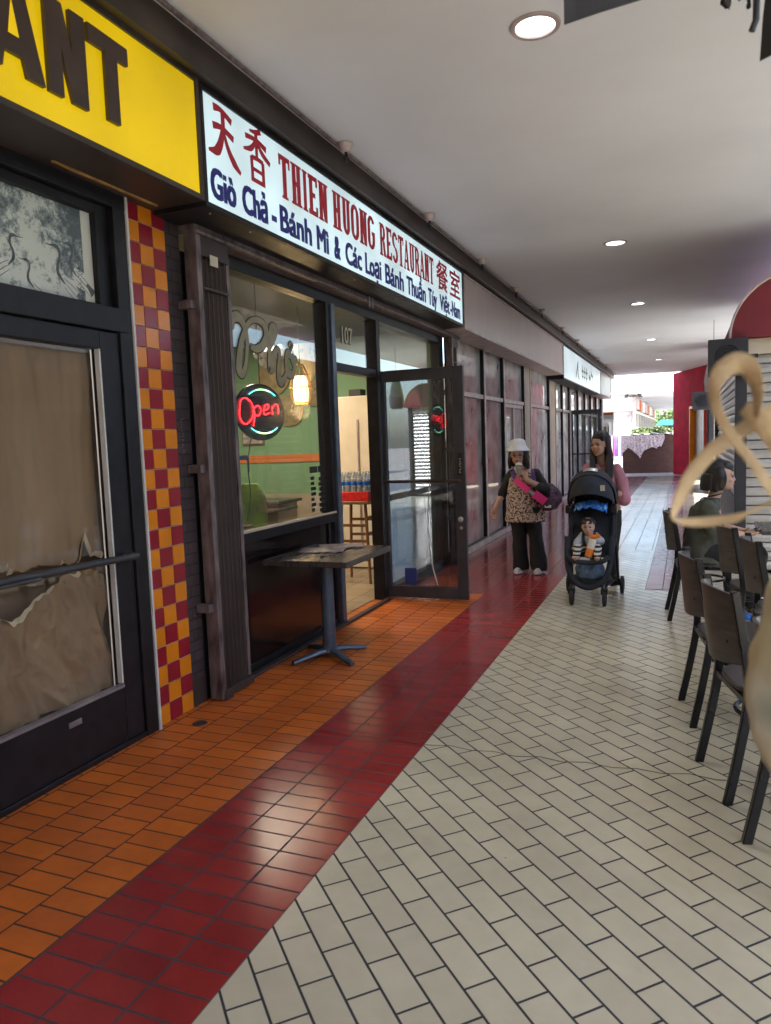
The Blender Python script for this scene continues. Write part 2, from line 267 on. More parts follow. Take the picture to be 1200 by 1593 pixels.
def lanternmat():
    m, N, L, b = newmat('painted_paper'); tc = N.new('ShaderNodeTexCoord'); nz = N.new('ShaderNodeTexNoise'); nz.inputs['Scale'].default_value = 9; nz.inputs['Detail'].default_value = 2; L.new(tc.outputs['Object'], nz.inputs[0])
    cr = N.new('ShaderNodeValToRGB'); e = cr.color_ramp.elements; e[0].position = .36; e[0].color = (.50, .58, .52, 1); e[1].position = .46; e[1].color = (.80, .84, .74, 1)
    x = cr.color_ramp.elements.new(.68); x.color = (.66, .60, .40, 1)
    L.new(nz.outputs[0], cr.inputs[0]); L.new(cr.outputs[0], b.inputs['Base Color']); b.inputs['Roughness'].default_value = .5
    return m
M['lanternpaper'] = lanternmat()

# ------------------------------------------------------------------ mesh helpers
class MB:
    def __init__(s): s.v = []; s.f = []
    def add(s, vs_, fs_):
        n = len(s.v); s.v += [tuple(p) for p in vs_]; s.f += [tuple(i + n for i in f) for f in fs_]; return s
    def box(s, x0, x1, y0, y1, z0, z1, T=None):
        p = [(x, y, z) for x in (x0, x1) for y in (y0, y1) for z in (z0, z1)]
        if T: p = [T @ Vector(q) for q in p]
        return s.add(p, [(0, 1, 3, 2), (4, 6, 7, 5), (0, 4, 5, 1), (2, 3, 7, 6), (0, 2, 6, 4), (1, 5, 7, 3)])
    def quad(s, a, b, c, d): return s.add([a, b, c, d], [(0, 1, 2, 3)])
    def tube(s, pts, r, n=10, cap=True, sy=1.0):
        pts = [Vector(p) for p in pts]; rs = r if isinstance(r, (list, tuple)) else [r] * len(pts)
        vv = []; up = None
        for i, p in enumerate(pts):
            t = (pts[min(i + 1, len(pts) - 1)] - pts[max(i - 1, 0)]).normalized()
            if up is None:
                up = Vector((0, 0, 1)) if abs(t.z) < .9 else Vector((1, 0, 0))
            a = t.cross(up); a.normalize(); b = a.cross(t); b.normalize(); up = b
            for k in range(n):
                an = 2 * math.pi * k / n; vv.append(p + (a * math.cos(an) + b * math.sin(an) * sy) * rs[i])
        ff = [(i * n + k, i * n + (k + 1) % n, (i + 1) * n + (k + 1) % n, (i + 1) * n + k) for i in range(len(pts) - 1) for k in range(n)]
        if cap: ff += [tuple(range(n))[::-1], tuple((len(pts) - 1) * n + k for k in range(n))]
        return s.add(vv, ff)
    def lathe(s, prof, c=(0, 0, 0), n=24, T=None, cap=True):
        vv = [];
        for (r_, z) in prof:
            for k in range(n):
                a = 2 * math.pi * k / n; q = Vector((c[0] + r_ * math.cos(a), c[1] + r_ * math.sin(a), c[2] + z)); vv.append(T @ q if T else q)
        ff = [(i * n + k, i * n + (k + 1) % n, (i + 1) * n + (k + 1) % n, (i + 1) * n + k) for i in range(len(prof) - 1) for k in range(n)]
        if cap: ff += [tuple(range(n))[::-1], tuple((len(prof) - 1) * n + k for k in range(n))]
        return s.add(vv, ff)
    def prism(s, poly, f, d0, d1):
        """poly 2d -> f(u,v,d)"""
        n = len(poly); vv = [f(u, v, d0) for u, v in poly] + [f(u, v, d1) for u, v in poly]
        return s.add(vv, [tuple(range(n))[::-1], tuple(range(n, 2 * n))] + [(k, (k + 1) % n, n + (k + 1) % n, n + k) for k in range(n)])
    def build(s, name, m, parent=None, smooth=False, bevel=0, loc=None, shift=None, ang=35, recalc=True):
        me = bpy.data.meshes.new(name)
        vv = s.v
        if shift: vv = [(p[0] - shift[0], p[1] - shift[1], p[2] - shift[2]) for p in vv]
        me.from_pydata(vv, [], s.f)
        if recalc:
            bm = bmesh.new(); bm.from_mesh(me); bmesh.ops.recalc_face_normals(bm, faces=bm.faces); bm.to_mesh(me); bm.free()
        me.materials.append(M[m] if isinstance(m, str) else m)
        if smooth or bevel:
            me.shade_smooth(); me.set_sharp_from_angle(angle=R(ang))
        o = bpy.data.objects.new(name, me); C.objects.link(o)
        if loc: o.location = loc
        if bevel:
            b = o.modifiers.new('bevel', 'BEVEL'); b.width = bevel; b.segments = 2; b.limit_method = 'ANGLE'; b.angle_limit = R(50)
        if parent:
            o.parent = parent
            if not parent.get('_local'):
                q = parent
                while q.parent: q = q.parent
                o.matrix_parent_inverse = Matrix.Translation(-Vector(ROOTLOC.get(q.name, (0, 0, 0))))  if parent == q else Matrix.Identity(4)
        return o
ROOTLOC = {}
def tag(o, label, cat, group=None, kind=None):
    o['label'] = label; o['category'] = cat
    if group: o['group'] = group
    if kind: o['kind'] = kind
    return o
def thing(name, label, cat, loc=(0, 0, 0), group=None, local=False, rz=0):
    o = bpy.data.objects.new(name, None); C.objects.link(o); o.location = loc; o.rotation_euler = (0, 0, rz); o.empty_display_size = .1
    ROOTLOC[o.name] = tuple(loc)
    if local: o['_local'] = 1
    return tag(o, label, cat, group)
def structure(name, mb, m, **k):
    o = mb.build(name, m, **k); o['kind'] = 'structure'; return o
def dup(root, loc, rz, label, group=None):
    r = root.copy(); C.objects.link(r); r.location = loc; r.rotation_euler = (0, 0, rz); r['label'] = label
    if group: r['group'] = group
    for ch in list(root.children):
        c = ch.copy(); C.objects.link(c); c.parent = r
        for g in list(ch.children):
            d = g.copy(); C.objects.link(d); d.parent = c
    return r
def box(*a): return MB().box(*a)

def bezier(pts, n=8):
    """Catmull-Rom through points"""
    P = [Vector(p) for p in pts]; P = [P[0] * 2 - P[1]] + P + [P[-1] * 2 - P[-2]]; out = []
    for i in range(1, len(P) - 2):
        for k in range(n):
            t = k / n; a, b, c, d = P[i - 1:i + 3]
            out.append(.5 * ((2 * b) + (c - a) * t + (2 * a - 5 * b + 4 * c - d) * t * t + (-a + 3 * b - 3 * c + d) * t ** 3))
    out.append(P[-2]); return out

# blob: overlapping closed pieces fused into one continuous skin by a voxel remesh
class Blob:
    def __init__(s): s.m = MB()
    def cap(s, p0, p1, r0, r1, fx=1, fy=1, n=16):
        p0, p1 = Vector(p0), Vector(p1); ax = p1 - p0; Ln = ax.length or 1e-6; q = ax.to_track_quat('Z', 'X').to_matrix()
        prof = []
        for k in range(1, 6): a = math.pi / 2 * (1 - k / 6); prof.append((r0 * math.cos(a), -r0 * math.sin(a)))
        for k in range(7): t = k / 6; prof.append((r0 + (r1 - r0) * t, Ln * t))
        for k in range(1, 6): a = math.pi / 2 * k / 6; prof.append((r1 * math.cos(a), Ln + r1 * math.sin(a)))
        T = Matrix.Translation(p0) @ q.to_4x4()
        s.m.lathe(prof, n=n, T=T); return s
    def capw(s, p0, p1, r0, r1, sx=1, sy=1, n=20):
        """capsule squashed along world x / y about its own axis (for torsos)"""
        k = len(s.m.v); s.cap(p0, p1, r0, r1, n=n); p0, p1 = Vector(p0), Vector(p1)
        for i in range(k, len(s.m.v)):
            v = Vector(s.m.v[i]); t = max(0, min(1, (v - p0).dot(p1 - p0) / (p1 - p0).length_squared)); c = p0.lerp(p1, t)
            s.m.v[i] = (c.x + (v.x - c.x) * sx, c.y + (v.y - c.y) * sy, v.z)
        return s
    def ell(s, c, r, rot_=None, n=20):
        prof = [(math.sin(math.pi * k / 12), -math.cos(math.pi * k / 12)) for k in range(1, 12)]
        T = Matrix.Translation(c) @ (rot_.to_matrix().to_4x4() if rot_ else Matrix.Identity(4)) @ Matrix.Diagonal((*r, 1))
        s.m.lathe(prof, n=n, T=T); return s
    def chain(s, pts, rs):
        for i in range(len(pts) - 1): s.cap(pts[i], pts[i + 1], rs[i], rs[i + 1])
        return s
    def build(s, name, m, parent=None, vox=.007, smooth=4, shift=None, fold=0, fscale=9, fst=(1, 1, .35)):
        o = s.m.build(name, m, None)
        r = o.modifiers.new('r', 'REMESH'); r.mode = 'VOXEL'; r.voxel_size = vox; r.use_smooth_shade = True
        if smooth: k = o.modifiers.new('s', 'SMOOTH'); k.factor = .5; k.iterations = smooth
        dg = bpy.context.evaluated_depsgraph_get(); me = bpy.data.meshes.new_from_object(o.evaluated_get(dg)); me.name = name
        o.modifiers.clear(); o.data = me
        if fold:
            ns = [(v.co.copy(), v.normal.copy()) for v in me.vertices]
            for v, (c, nn) in zip(me.vertices, ns):
                q = Vector((c.x * fscale * fst[0], c.y * fscale * fst[1], c.z * fscale * fst[2]))
                v.co = c + nn * fold * noise.noise(q * 1.0) + nn * fold * .4 * noise.noise(q * 2.7)
        me.shade_smooth()
        if len(me.materials) == 0: me.materials.append(M[m])
        if parent:
            o.parent = parent
            if not parent.get('_local'):
                q = parent
                while q.parent: q = q.parent
                if parent == q: o.matrix_parent_inverse = Matrix.Translation(-Vector(ROOTLOC.get(q.name, (0, 0, 0))))
        return o

def text_mesh(body, size, bold=0, copies=1, sx=1.0):
    c = bpy.data.curves.new('txt', 'FONT'); c.body = body; c.size = size; c.resolution_u = 3
    o = bpy.data.objects.new('txt', c); C.objects.link(o); bpy.context.view_layer.update()
    me = bpy.data.meshes.new_from_object(o.evaluated_get(bpy.context.evaluated_depsgraph_get()))
    vs_ = [v.co.copy() for v in me.vertices]; fs_ = [tuple(p.vertices) for p in me.polygons]
    bpy.data.objects.remove(o); bpy.data.curves.remove(c); bpy.data.meshes.remove(me)
    return [Vector((v.x * sx, v.y, 0)) for v in vs_], fs_
def put_text(mb, body, size, x, y0, z0, width=None, bold=.0, depth=.002, shear=0, height=None):
    """lettering on a wall facing +X: text runs along +Y; bold adds shifted copies at small depth steps"""
    vs_, fs_ = text_mesh(body, size)
    lo = min(v.x for v in vs_); hi = max(v.x for v in vs_); k = (width / (hi - lo)) if width else 1
    offs = [(0, 0)] if not bold else [(a * bold, b * bold * .5) for a, b in ((-1, -1), (1, -1), (-1, 1), (1, 1), (0, 0), (-.5, .6), (.5, -.6))]
    for i, (dy, dz) in enumerate(offs):
        mb.add([(x + depth + i * .0003, y0 + (v.x - lo) * k + dy, z0 + v.y * (height or 1) + dz) for v in vs_], fs_)

# ------------------------------------------------------------------ the setting: floors, ceilings, ground
XW = -2.70
structure('cream_tile_floor', MB().quad((-1.212, -6, 0), (2.9, -6, 0), (2.9, 10.05, 0), (-1.212, 10.05, 0)), 'cream', recalc=False)
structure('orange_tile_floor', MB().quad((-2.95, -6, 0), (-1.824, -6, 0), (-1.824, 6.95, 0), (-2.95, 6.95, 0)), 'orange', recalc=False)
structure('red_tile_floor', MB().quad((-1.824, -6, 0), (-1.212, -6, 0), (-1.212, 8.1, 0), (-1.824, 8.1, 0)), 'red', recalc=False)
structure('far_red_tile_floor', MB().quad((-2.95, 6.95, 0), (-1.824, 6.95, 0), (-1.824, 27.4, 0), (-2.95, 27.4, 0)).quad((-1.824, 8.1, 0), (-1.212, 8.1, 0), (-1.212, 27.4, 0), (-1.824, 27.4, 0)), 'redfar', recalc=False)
structure('far_cream_tile_floor', MB().quad((-1.212, 10.05, 0), (2.9, 10.05, 0), (2.9, 27.4, 0), (-1.212, 27.4, 0)), 'cream_grid', recalc=False)
structure('bounce_cut_paving', MB().quad((2.9, -6, 0), (9.6, -6, 0), (9.6, 27.4, 0), (2.9, 27.4, 0)), 'paving', recalc=False)  # out-of-view paving added dark and bluish to cut warm bounce and reflections
structure('red_strip_floor', MB().quad((-.36, 7.5, .004), (-.04, 7.5, .004), (-.04, 27.4, .004), (-.36, 27.4, .004)), 'pinkstrip', recalc=False)
structure('cross_red_floor', MB().quad((-12, 27.4, 0), (9, 27.4, 0), (9, 42, 0), (-12, 42, 0)), 'palefloor', recalc=False)
structure('ground', MB().quad((-90, -40, -.01), (90, -40, -.01), (90, 160, -.01), (-90, 160, -.01)), 'concrete', recalc=False)
# ceiling slab, with a gap to the sky beyond y=28
cb = MB().box(-2.95, 3.0, -6, 9.9, 3.6, 3.95).box(-2.95, 1.6, 9.915, 19.0, 3.603, 3.95).box(-2.95, 1.6, 19.0, 28, 3.6, 3.95).box(-9, -2.5, 28.01, 38, 3.6, 3.72).box(-9, 2.4, 41, 74, 3.6, 3.72)
structure('ceiling', cb, 'ceiling')

# dark soffit strip between sign boxes and ceiling, with the conduit the sprinklers hang from
f = box(-2.95, -2.285, -6, 27, 3.43, 3.598)
t = thing('ceiling_fascia', 'long dark brown fascia strip running above all the shop signs', 'fascia', (-2.5, 0, 3.4))
f.build('fascia_board', 'brownsoffit', t, bevel=.003)
MB().tube([(-2.235, -6, 3.578), (-2.235, 27, 3.578)], .013, 8).build('conduit', 'brownlight', t, smooth=True)
sp = [4.87, 6.68, 8.6, 10.47, 12.47, 14.7, 16.8, 18.9, 21.0, 23.2]
ordn = ['first', 'second', 'third', 'fourth', 'fifth', 'sixth', 'seventh', 'eighth', 'ninth', 'tenth']
p0 = thing('sprinkler_head', '', 'sprinkler', (-2.19, sp[0], 3.6), 'sprinkler heads along the left edge of the ceiling', local=True)
MB().lathe([(.052, 0), (.055, -.012), (.038, -.05), (.030, -.062), (.012, -.063)], n=18).build('escutcheon', 'pinktrim', p0, smooth=True)
MB().lathe([(.011, -.06), (.012, -.10), (.02, -.104), (.02, -.108), (.005, -.135), (.002, -.14)], n=10).build('nozzle', 'decalblack', p0, smooth=True)
for i, y in enumerate(sp):
    lab = f'{ordn[i]} small cup shaped sprinkler from the near end of the ceiling row' if i else 'nearest small cup shaped sprinkler, above the middle of the white restaurant sign'
    if i == 0: p0['label'] = lab
    else: dup(p0, (-2.19, y, 3.6), 0, lab)
# recessed downlights
ly = [3.98, 8.65, 12.8, 17.85, 22.8]
d0 = thing('downlight', 'large round recessed downlight nearest the camera at the top of the picture', 'ceiling light', (-.71, ly[0], 3.6), 'round downlights along the walkway ceiling', local=True)
MB().lathe([(.098, -.004), (.102, -.012), (.125, -.012), (.128, -.001)], n=40, cap=False).build('trim_ring', 'pinktrim', d0, smooth=True)
MB().lathe([(.0, -.002), (.099, -.002)], n=40, cap=False).build('lens', 'lampglow', d0)
for i, y in enumerate(ly[1:]):
    dup(d0, (-.71, y, 3.6), 0, f'{ordn[i+1]} round recessed downlight counted from the near end of the ceiling')
for y in ly:
    l = bpy.data.lights.new('downlight_lamp', 'SPOT'); l.energy = 9; l.spot_size = R(120); l.spot_blend = .8; l.color = (.95, .97, 1); l.shadow_soft_size = .09; l.specular_factor = .15
    o = bpy.data.objects.new('downlight_lamp', l); C.objects.link(o); o.location = (-.71, y, 3.57)
# expansion crack across the floor
rr = random.Random(3); cr_ = MB(); xs = [-1.85 + i * .11 for i in range(36)]
pp = [(x, 3.37 + .055 * (x + 1.2) * .35 + (.016 if i % 2 else -.012) * rr.uniform(.4, 1.3), 0) for i, x in enumerate(xs)]
for a, b in zip(pp, pp[1:]):
    for off, hw in ((0, .0034),):
        cr_.quad((a[0], a[1] - hw, .0012), (b[0], b[1] - hw, .0012), (b[0], b[1] + hw, .0012), (a[0], a[1] + hw, .0012))
structure('floor_crack', cr_, 'decalblack', recalc=False)
# small floor drain by the pilaster
t = MB().lathe([(.0, .004), (.035, .005), (.042, .001)], (-2.50, 3.27, 0), n=20, cap=False).build('floor_drain', 'darkgrey', smooth=True)
tag(t, 'small dark round drain cover in the orange floor near the tiled pilaster', 'drain')

# ------------------------------------------------------------------ left wall, papered shop
t = thing('shop_wall', 'dark shop wall standing behind all the fronts on the left', 'wall', (-3.0, 0, 0))
box(-2.95, -2.72, -6, 1.0, 0, 3.43).box(-2.95, -2.72, 1.0, 3.5, 2.845, 3.43).box(-2.95, -2.72, 3.5, 27, 2.86, 3.43).build('upper_wall', 'brownsoffit', t)
A = thing('papered_shopfront', 'black framed shopfront with brown paper covered door and a crane print above', 'shopfront', (-2.75, 2.2, 0))
fr = MB()
fr.box(-2.80, -2.66, 1.0, 3.13, 2.745, 2.845)       # head
fr.box(-2.80, -2.655, 1.0, 3.10, 2.125, 2.245)       # transom bar
fr.box(-2.80, -2.66, 3.035, 3.125, 0, 2.745)      # right jamb
fr.box(-2.80, -2.66, 1.0, 1.12, 0, 2.745)
fr.box(-2.80, -2.665, 1.12, 3.035, 0, .03)
fr.box(-2.77, -2.70, 2.955, 3.035, 2.245, 2.745)     # stepped inner reveal of the transom
fr.box(-2.77, -2.70, 1.12, 2.955, 2.70, 2.745)
fr.build('frame', 'dark', A, bevel=.004)
box(-2.70, -2.655, 1.0, 3.13, 2.848, 2.875).build('flashing', 'greyline', A, bevel=.002)
box(-2.672, -2.652, 3.126, 3.140, 0, 2.82).build('edge_strip', 'whitetrim', A)
dr = MB()
dr.box(-2.735, -2.675, 2.90, 3.032, .03, 2.12).box(-2.735, -2.675, 2.03, 2.125, .03, 2.12)
dr.box(-2.735, -2.675, 2.125, 2.90, .03, .315).box(-2.735, -2.675, 2.125, 2.90, 2.03, 2.12)
door = dr.build('door', 'dark', A, bevel=.004)
MB().box(-2.715, -2.708, 2.1, 2.92, .30, 2.05).build('pane', 'paperglass', door)
MB().box(-2.705, -2.676, 2.890, 2.900, .335, 2.03).build('glazing_bead', 'whitetrim', door)
MB().box(-2.705, -2.670, 2.14, 2.90, .315, .330).build('bottom_bead', 'greyline', door)
MB().tube([(-2.62, 2.10, 1.0), (-2.62, 3.0, .985)], .018, 14).tube([(-2.62, 2.975, .985), (-2.68, 2.975, .985)], .022, 12).tube([(-2.585, 2.0, .985), (-2.585, 2.35, .985)], .008, 8).build('push_bar', 'darkgrey', door, smooth=True)
MB().box(-2.675, -2.670, 2.52, 2.60, .235, .262).build('letter_plate', 'greyline', door, bevel=.001)
MB().box(-2.674, -2.671, 2.527, 2.593, .241, .256).build('letter_plate_recess', 'decalblack', door)
box(-2.735, -2.675, 1.12, 2.02, .03, .315).box(-2.735, -2.675, 1.12, 2.02, 2.03, 2.12).box(-2.735, -2.675, 1.12, 1.2, .315, 2.03).box(-2.735, -2.675, 1.94, 2.02, .315, 2.03).build('second_door', 'dark', A)
# second leaf outside the frame also papered
def crinkle(y, z, s=1.0):
    v = noise.noise(Vector((y * 7, z * 1.6, 3.1))) * .016 + noise.noise(Vector((y * 22, z * 5, 1.7))) * .007
    if z < .95: v += noise.noise(Vector((y * 14 + z * 3, z * 3.0, 9.3))) * .05 + noise.noise(Vector((y * 40, z * 24, 2.3))) * .004 + .022 * (.5 - abs(noise.noise(Vector((y * 11 + z * 4, z * 7, 6.1))))) - .008 * abs(noise.noise(Vector((y * 26, z * 19 + y * 9, 3.7))))
    return v
def paper(y0, y1, zlo, zhi, ny=110, nz=150):
    mb = MB(); vv = []; ff = []
    for j in range(nz + 1):
        for i in range(ny + 1):
            y = y0 + (y1 - y0) * i / ny; a = zlo(y); b = zhi(y); z = a + (b - a) * j / nz
            vv.append((min(-2.722, -2.765 + crinkle(y, z)), y, z))
    for j in range(nz):
        for i in range(ny): k = j * (ny + 1) + i; ff.append((k, k + 1, k + ny + 2, k + ny + 1))
    return mb.add(vv, ff)
def jag(y, k): return noise.noise(Vector((y * 9, k, 0))) * .06 + noise.noise(Vector((y * 30, k, 4))) * .022
up_lo = lambda y: (1.0 if y > 2.32 else 1.03) + .5 * jag(y, 2.2) + (.10 * max(0, 1 - abs(y - 2.78) / .035)) + .07 * max(0, 1 - abs(y - 2.22) / .07)
lo_hi = lambda y: .80 + .14 * max(0, min(1, (y - 2.30) / .28)) + jag(y, 5.5) * .7 - .05 * max(0, (y - 2.75) / .15)
PA = paper(2.08, 2.90, lambda y: .31, lo_hi); PB = paper(2.08, 2.90, up_lo, lambda y: 2.06)
PB.build('upper_kraft_paper', 'kraft', door, smooth=True, ang=180, recalc=False)
PA.build('lower_kraft_paper', 'kraft', door, smooth=True, ang=180, recalc=False)
te = MB()
for fn, sg in ((up_lo, 1), (lo_hi, -1)):
    n = 220; yy = [2.08 + .81 * i / n for i in range(n + 1)]
    for i in range(n):
        y, y2 = yy[i], yy[i + 1]; za, zb = fn(y), fn(y2)
        def wdt(q): return max(0.0, .010 + .050 * noise.noise(Vector((q * 11, sg * 3.3, 7)))+ .012 * noise.noise(Vector((q * 43, sg, 2))))
        if sg > 0 and 2.35 < y < 2.62: continue
        wa, wb = wdt(y), wdt(y2)
        if wa <= 0 and wb <= 0: continue
        xa, xb = min(-2.735, -2.758 + crinkle(y, za)), min(-2.735, -2.758 + crinkle(y2, zb))
        te.quad((xa, y, za - .002 * sg), (xb, y2, zb - .002 * sg), (xb + .016, y2, zb + wb * sg * .9), (xa + .016, y, za + wa * sg * .9))
te.build('torn_paper_edge', 'kraftedge', door, recalc=False)
MB().box(-2.87, -2.865, 1.1, 3.03, .0, 2.12).build('backing_paper', 'kraftdark', A)
pr_ = box(-2.745, -2.738, 1.12, 2.90, 2.245, 2.72).build('crane_print', 'print', A)
box(-2.744, -2.736, 2.895, 2.958, 2.245, 2.72).build('print_border', 'printborder', A)
# cranes: long S necks in grey ink with pale bodies
def flat(mb, pts, ws, x):
    P = bezier([(0, a, b) for a, b in pts], 5); n = len(P); W = []
    for i in range(n):
        q = i / (n - 1) * (len(ws) - 1); k = min(int(q), len(ws) - 2); W.append(ws[k] + (ws[k + 1] - ws[k]) * (q - k))
    L, Rr = [], []
    for i, p in enumerate(P):
        t_ = (P[min(i + 1, n - 1)] - P[max(i - 1, 0)]); nn = Vector((0, -t_.z, t_.y)).normalized()
        L.append(p + nn * W[i]); Rr.append(p - nn * W[i])
    for i in range(n - 1): mb.quad((x, L[i].y, L[i].z), (x, L[i + 1].y, L[i + 1].z), (x, Rr[i + 1].y, Rr[i + 1].z), (x, Rr[i].y, Rr[i].z))
ck = MB(); cp = MB()
for (y, z, s, d) in ((2.74, 2.41, 1.0, -1), (2.82, 2.45, .85, -1), (2.47, 2.42, .8, 1), (2.56, 2.335, .7, -1), (2.36, 2.36, .6, 1), (2.25, 2.40, .7, 1)):
    k = .001 * (y - 2)
    ck_pts = [(y + d * .085 * s, z + .082 * s), (y + d * .05 * s, z + .080 * s), (y + d * .022 * s, z + .082 * s), (y, z + .070 * s), (y - d * .004 * s, z + .035 * s), (y + d * .012 * s, z - .005 * s), (y + d * .010 * s, z - .045 * s), (y - d * .025 * s, z - .085 * s)]
    for q_ in range(3): flat(ck, [(y - d * .02 * s, z - .06 * s - q_ * .02), (y - d * .07 * s, z - (.085 + q_ * .03) * s), (y - d * .13 * s, z - (.13 + q_ * .03) * s)], [.001, .0018, .001], -2.7351 + k)
    flat(ck, ck_pts, [.001, .003 * s, .010 * s, .009 * s, .0065 * s, .0075 * s, .010 * s, .004 * s], -2.7355 + k)
    flat(cp, [(y - d * .01 * s, z - .05 * s), (y - d * .05 * s, z - .10 * s), (y - d * .12 * s, z - .15 * s)], [.016 * s, .055 * s, .02 * s], -2.7365 + k * .5)
    flat(ck, [(y - d * .10 * s, z - .12 * s), (y - d * .15 * s, z - .17 * s)], [.008 * s, .025 * s], -2.7353 + k)
ck.build('crane_necks', 'printink', pr_, recalc=False); cp.build('crane_bodies', 'printpale', pr_, recalc=False)
sc_ = MB(); rs = random.Random(5)
for i in range(26): y = 2.86 + rs.uniform(-.012, .012) ; z = 2.27 + i * .008; sc_.box(-2.7352, -2.7345, y, y + rs.uniform(.004, .013), z, z + .004)
sc_.build('print_script', 'ink', pr_)
box(-2.728, -2.722, 1.12, 2.957, 2.245, 2.72).build('transom_pane', 'paperglass', A)

# tiled pilaster and brick pier
P_ = thing('tiled_pilaster', 'checkered red and orange glazed tile pilaster beside the papered door', 'pilaster', (-2.72, 3.3, 0))
box(-2.95, -2.690, 3.141, 3.468, 0, 2.845).build('pilaster_core', 'grout', P_)
tr_, to_ = MB(), MB(); rs = random.Random(9)
yb = [3.144, 3.254, 3.362, 3.466]; ts = .1092
for r_ in range(26):
    z0 = r_ * ts; z1 = min(z0 + ts - .004, 2.842)
    for c_ in range(3):
        d = rs.uniform(0, .0012); (to_ if (r_ + c_) % 2 == 0 else tr_).box(-2.69, -2.6815 + d, yb[c_], yb[c_ + 1] - .004, z0 + .001, z1)
tr_.build('red_tiles', 'wallred', P_, bevel=.0018); to_.build('orange_tiles', 'wallorange', P_, bevel=.0018)
t = thing('brick_pier', 'narrow dark brown brick pier between the tiles and the folding gate', 'pier', (-2.72, 3.52, 0))
box(-2.95, -2.692, 3.47, 3.60, 0, 2.855).build('brickwork', 'brick', t)
box(-2.692, -2.686, 3.47, 3.60, 0, .16).build('plinth', 'brownmetal', t)
sc_ = MB()
for i in range(13): y = 3.515 + .004 * math.sin(i * 2.1); sc_.tube([(-2.6905, y, 1.50 + i * .016), (-2.6905, y + rs.uniform(.008, .028), 1.505 + i * .016 + rs.uniform(-.01, .01))], .0014, 4)
sc_.build('scratched_graffiti', 'greyline', t)

# folding gates
def gate(y0, y1, label, name='folding_gate'):
    g = thing(name, label, 'security gate', (-2.62, y0, 0), 'folded security gates at the restaurant front')
    MB().box(-2.66, -2.575, y0, y0 + .045, .01, 2.74).build('outer_post', 'brownlight', g, bevel=.003)
    n = int((y1 - y0 - .06) / .022); z = MB(); ys = y0 + .055
    pts = []
    for i in range(n + 1): pts.append((-2.600 if i % 2 else -2.640, ys + i * .022))
    for i in range(n):
        a, b = pts[i], pts[i + 1]; z.quad((a[0], a[1], .06), (b[0], b[1], .06), (b[0], b[1], 2.62), (a[0], a[1], 2.62))
        if i % 2: z.tube([(a[0] + .004, a[1], .05), (a[0] + .004, a[1], 2.63)], .0045, 6)
    z.build('folded_slats', 'brownmetal', g, recalc=False)
    MB().box(-2.645, -2.58, y0 + .045, y1, 2.63, 2.74).build('top_hanger', 'brownmetal', g, bevel=.003); MB().box(-2.62, -2.575, y0 + .05, y1 - .02, 2.44, 2.455).build('tie_bar', 'brownmetal', g, bevel=.002)
    MB().box(-2.66, -2.57, y0 + .03, y1 + .02, .012, .06).box(-2.60, -2.56, y0 + .02, y0 + .1, .0, .04).build('bottom_shoe', 'brownmetal', g, bevel=.004)
    MB().box(-2.66, -2.60, y1, y1 + .022, .01, 2.68).box(-2.645, -2.605, y1 + .03, y1 + .042, .01, 2.68).build('inner_post', 'brownlight', g, bevel=.002)
    for zz in (.55, 1.38, 2.32): MB().box(-2.69, -2.60, y0 - .045, y0, zz, zz + .05).build('bracket', 'brownlight', g, bevel=.003)
    return g
gate(3.60, 3.93, 'folded brown accordion gate left of the pho window, with rusty outer post')
gate(8.58, 8.84, 'folded brown accordion gate at the far end of the restaurant, behind the open door')
t = tag(box(-2.572, -2.569, 3.72, 3.80, 2.585, 2.645).build('sticker', 'decalwhite'), 'small worn white sticker on the top of the near folding gate', 'sticker')
tk = thing('gate_track', 'long worn brown gate track under the white restaurant sign', 'gate track', (-2.62, 3.6, 2.74))
MB().box(-2.70, -2.58, 3.6, 8.92, 2.745, 2.85).box(-2.58, -2.565, 3.6, 8.92, 2.83, 2.852).box(-2.58, -2.567, 3.6, 8.92, 2.745, 2.765).build('track_rail', 'brownlight', tk, bevel=.003)
for y in (6.05, 6.12): MB().box(-2.568, -2.555, y, y + .025, 2.70, 2.80).build('track_clip', 'greyline', tk, bevel=.002)

# ------------------------------------------------------------------ restaurant front
F = thing('restaurant_shopfront', 'dark metal shopfront with a big window, black base panel and an entrance', 'shopfront', (-2.75, 5, 0))
fr = MB()
fr.box(-2.80, -2.69, 3.93, 8.58, 2.66, 2.75)
fr.box(-2.80, -2.69, 3.60, 4.02, .0, 2.66)  # dark panel added to block the lit room showing past the gate
fr.box(-2.80, -2.68, 4.02, 5.44, .885, .955)
fr.box(-2.80, -2.68, 5.44, 5.50, .03, 2.66)
fr.box(-2.80, -2.68, 6.48, 6.56, .0, 2.66)
fr.box(-2.79, -2.69, 5.57, 6.48, 2.13, 2.20)
fr.box(-2.80, -2.69, 6.56, 8.5, .0, .08).box(-2.80, -2.69, 8.42, 8.58, .0, 2.66).box(-2.80, -2.69, 4.02, 5.44, 0, .06)
fr.box(-2.775, -2.70, 6.56, 8.42, .94, .99)
fr.build('frame', 'dark', F, bevel=.004)
MB().box(-2.79, -2.665, 5.503, 5.57, .0, 2.66).build('door_jamb', 'bluegrey', F, bevel=.004)
MB().box(-2.679, -2.668, 4.02, 5.46, .955, .972).build('sill_bead', 'beige', F, bevel=.002)
MB().box(-2.78, -2.715, 4.02, 5.44, .06, .885).build('base_panel', 'blackpanel', F)
MB().box(-2.714, -2.70, 4.02, 4.10, .06, .885).build('base_trim', 'blackpanel', F); MB().box(-2.714, -2.70, 5.36, 5.44, .06, .885).build('base_trim', 'blackpanel', F)
MB().box(-2.68, -2.63, 3.98, 6.5, 0, .022).build('threshold', 'brownmetal', F, bevel=.004)
win = MB().box(-2.742, -2.736, 4.02, 5.44, .955, 2.66).build('window_pane', 'glass', F)
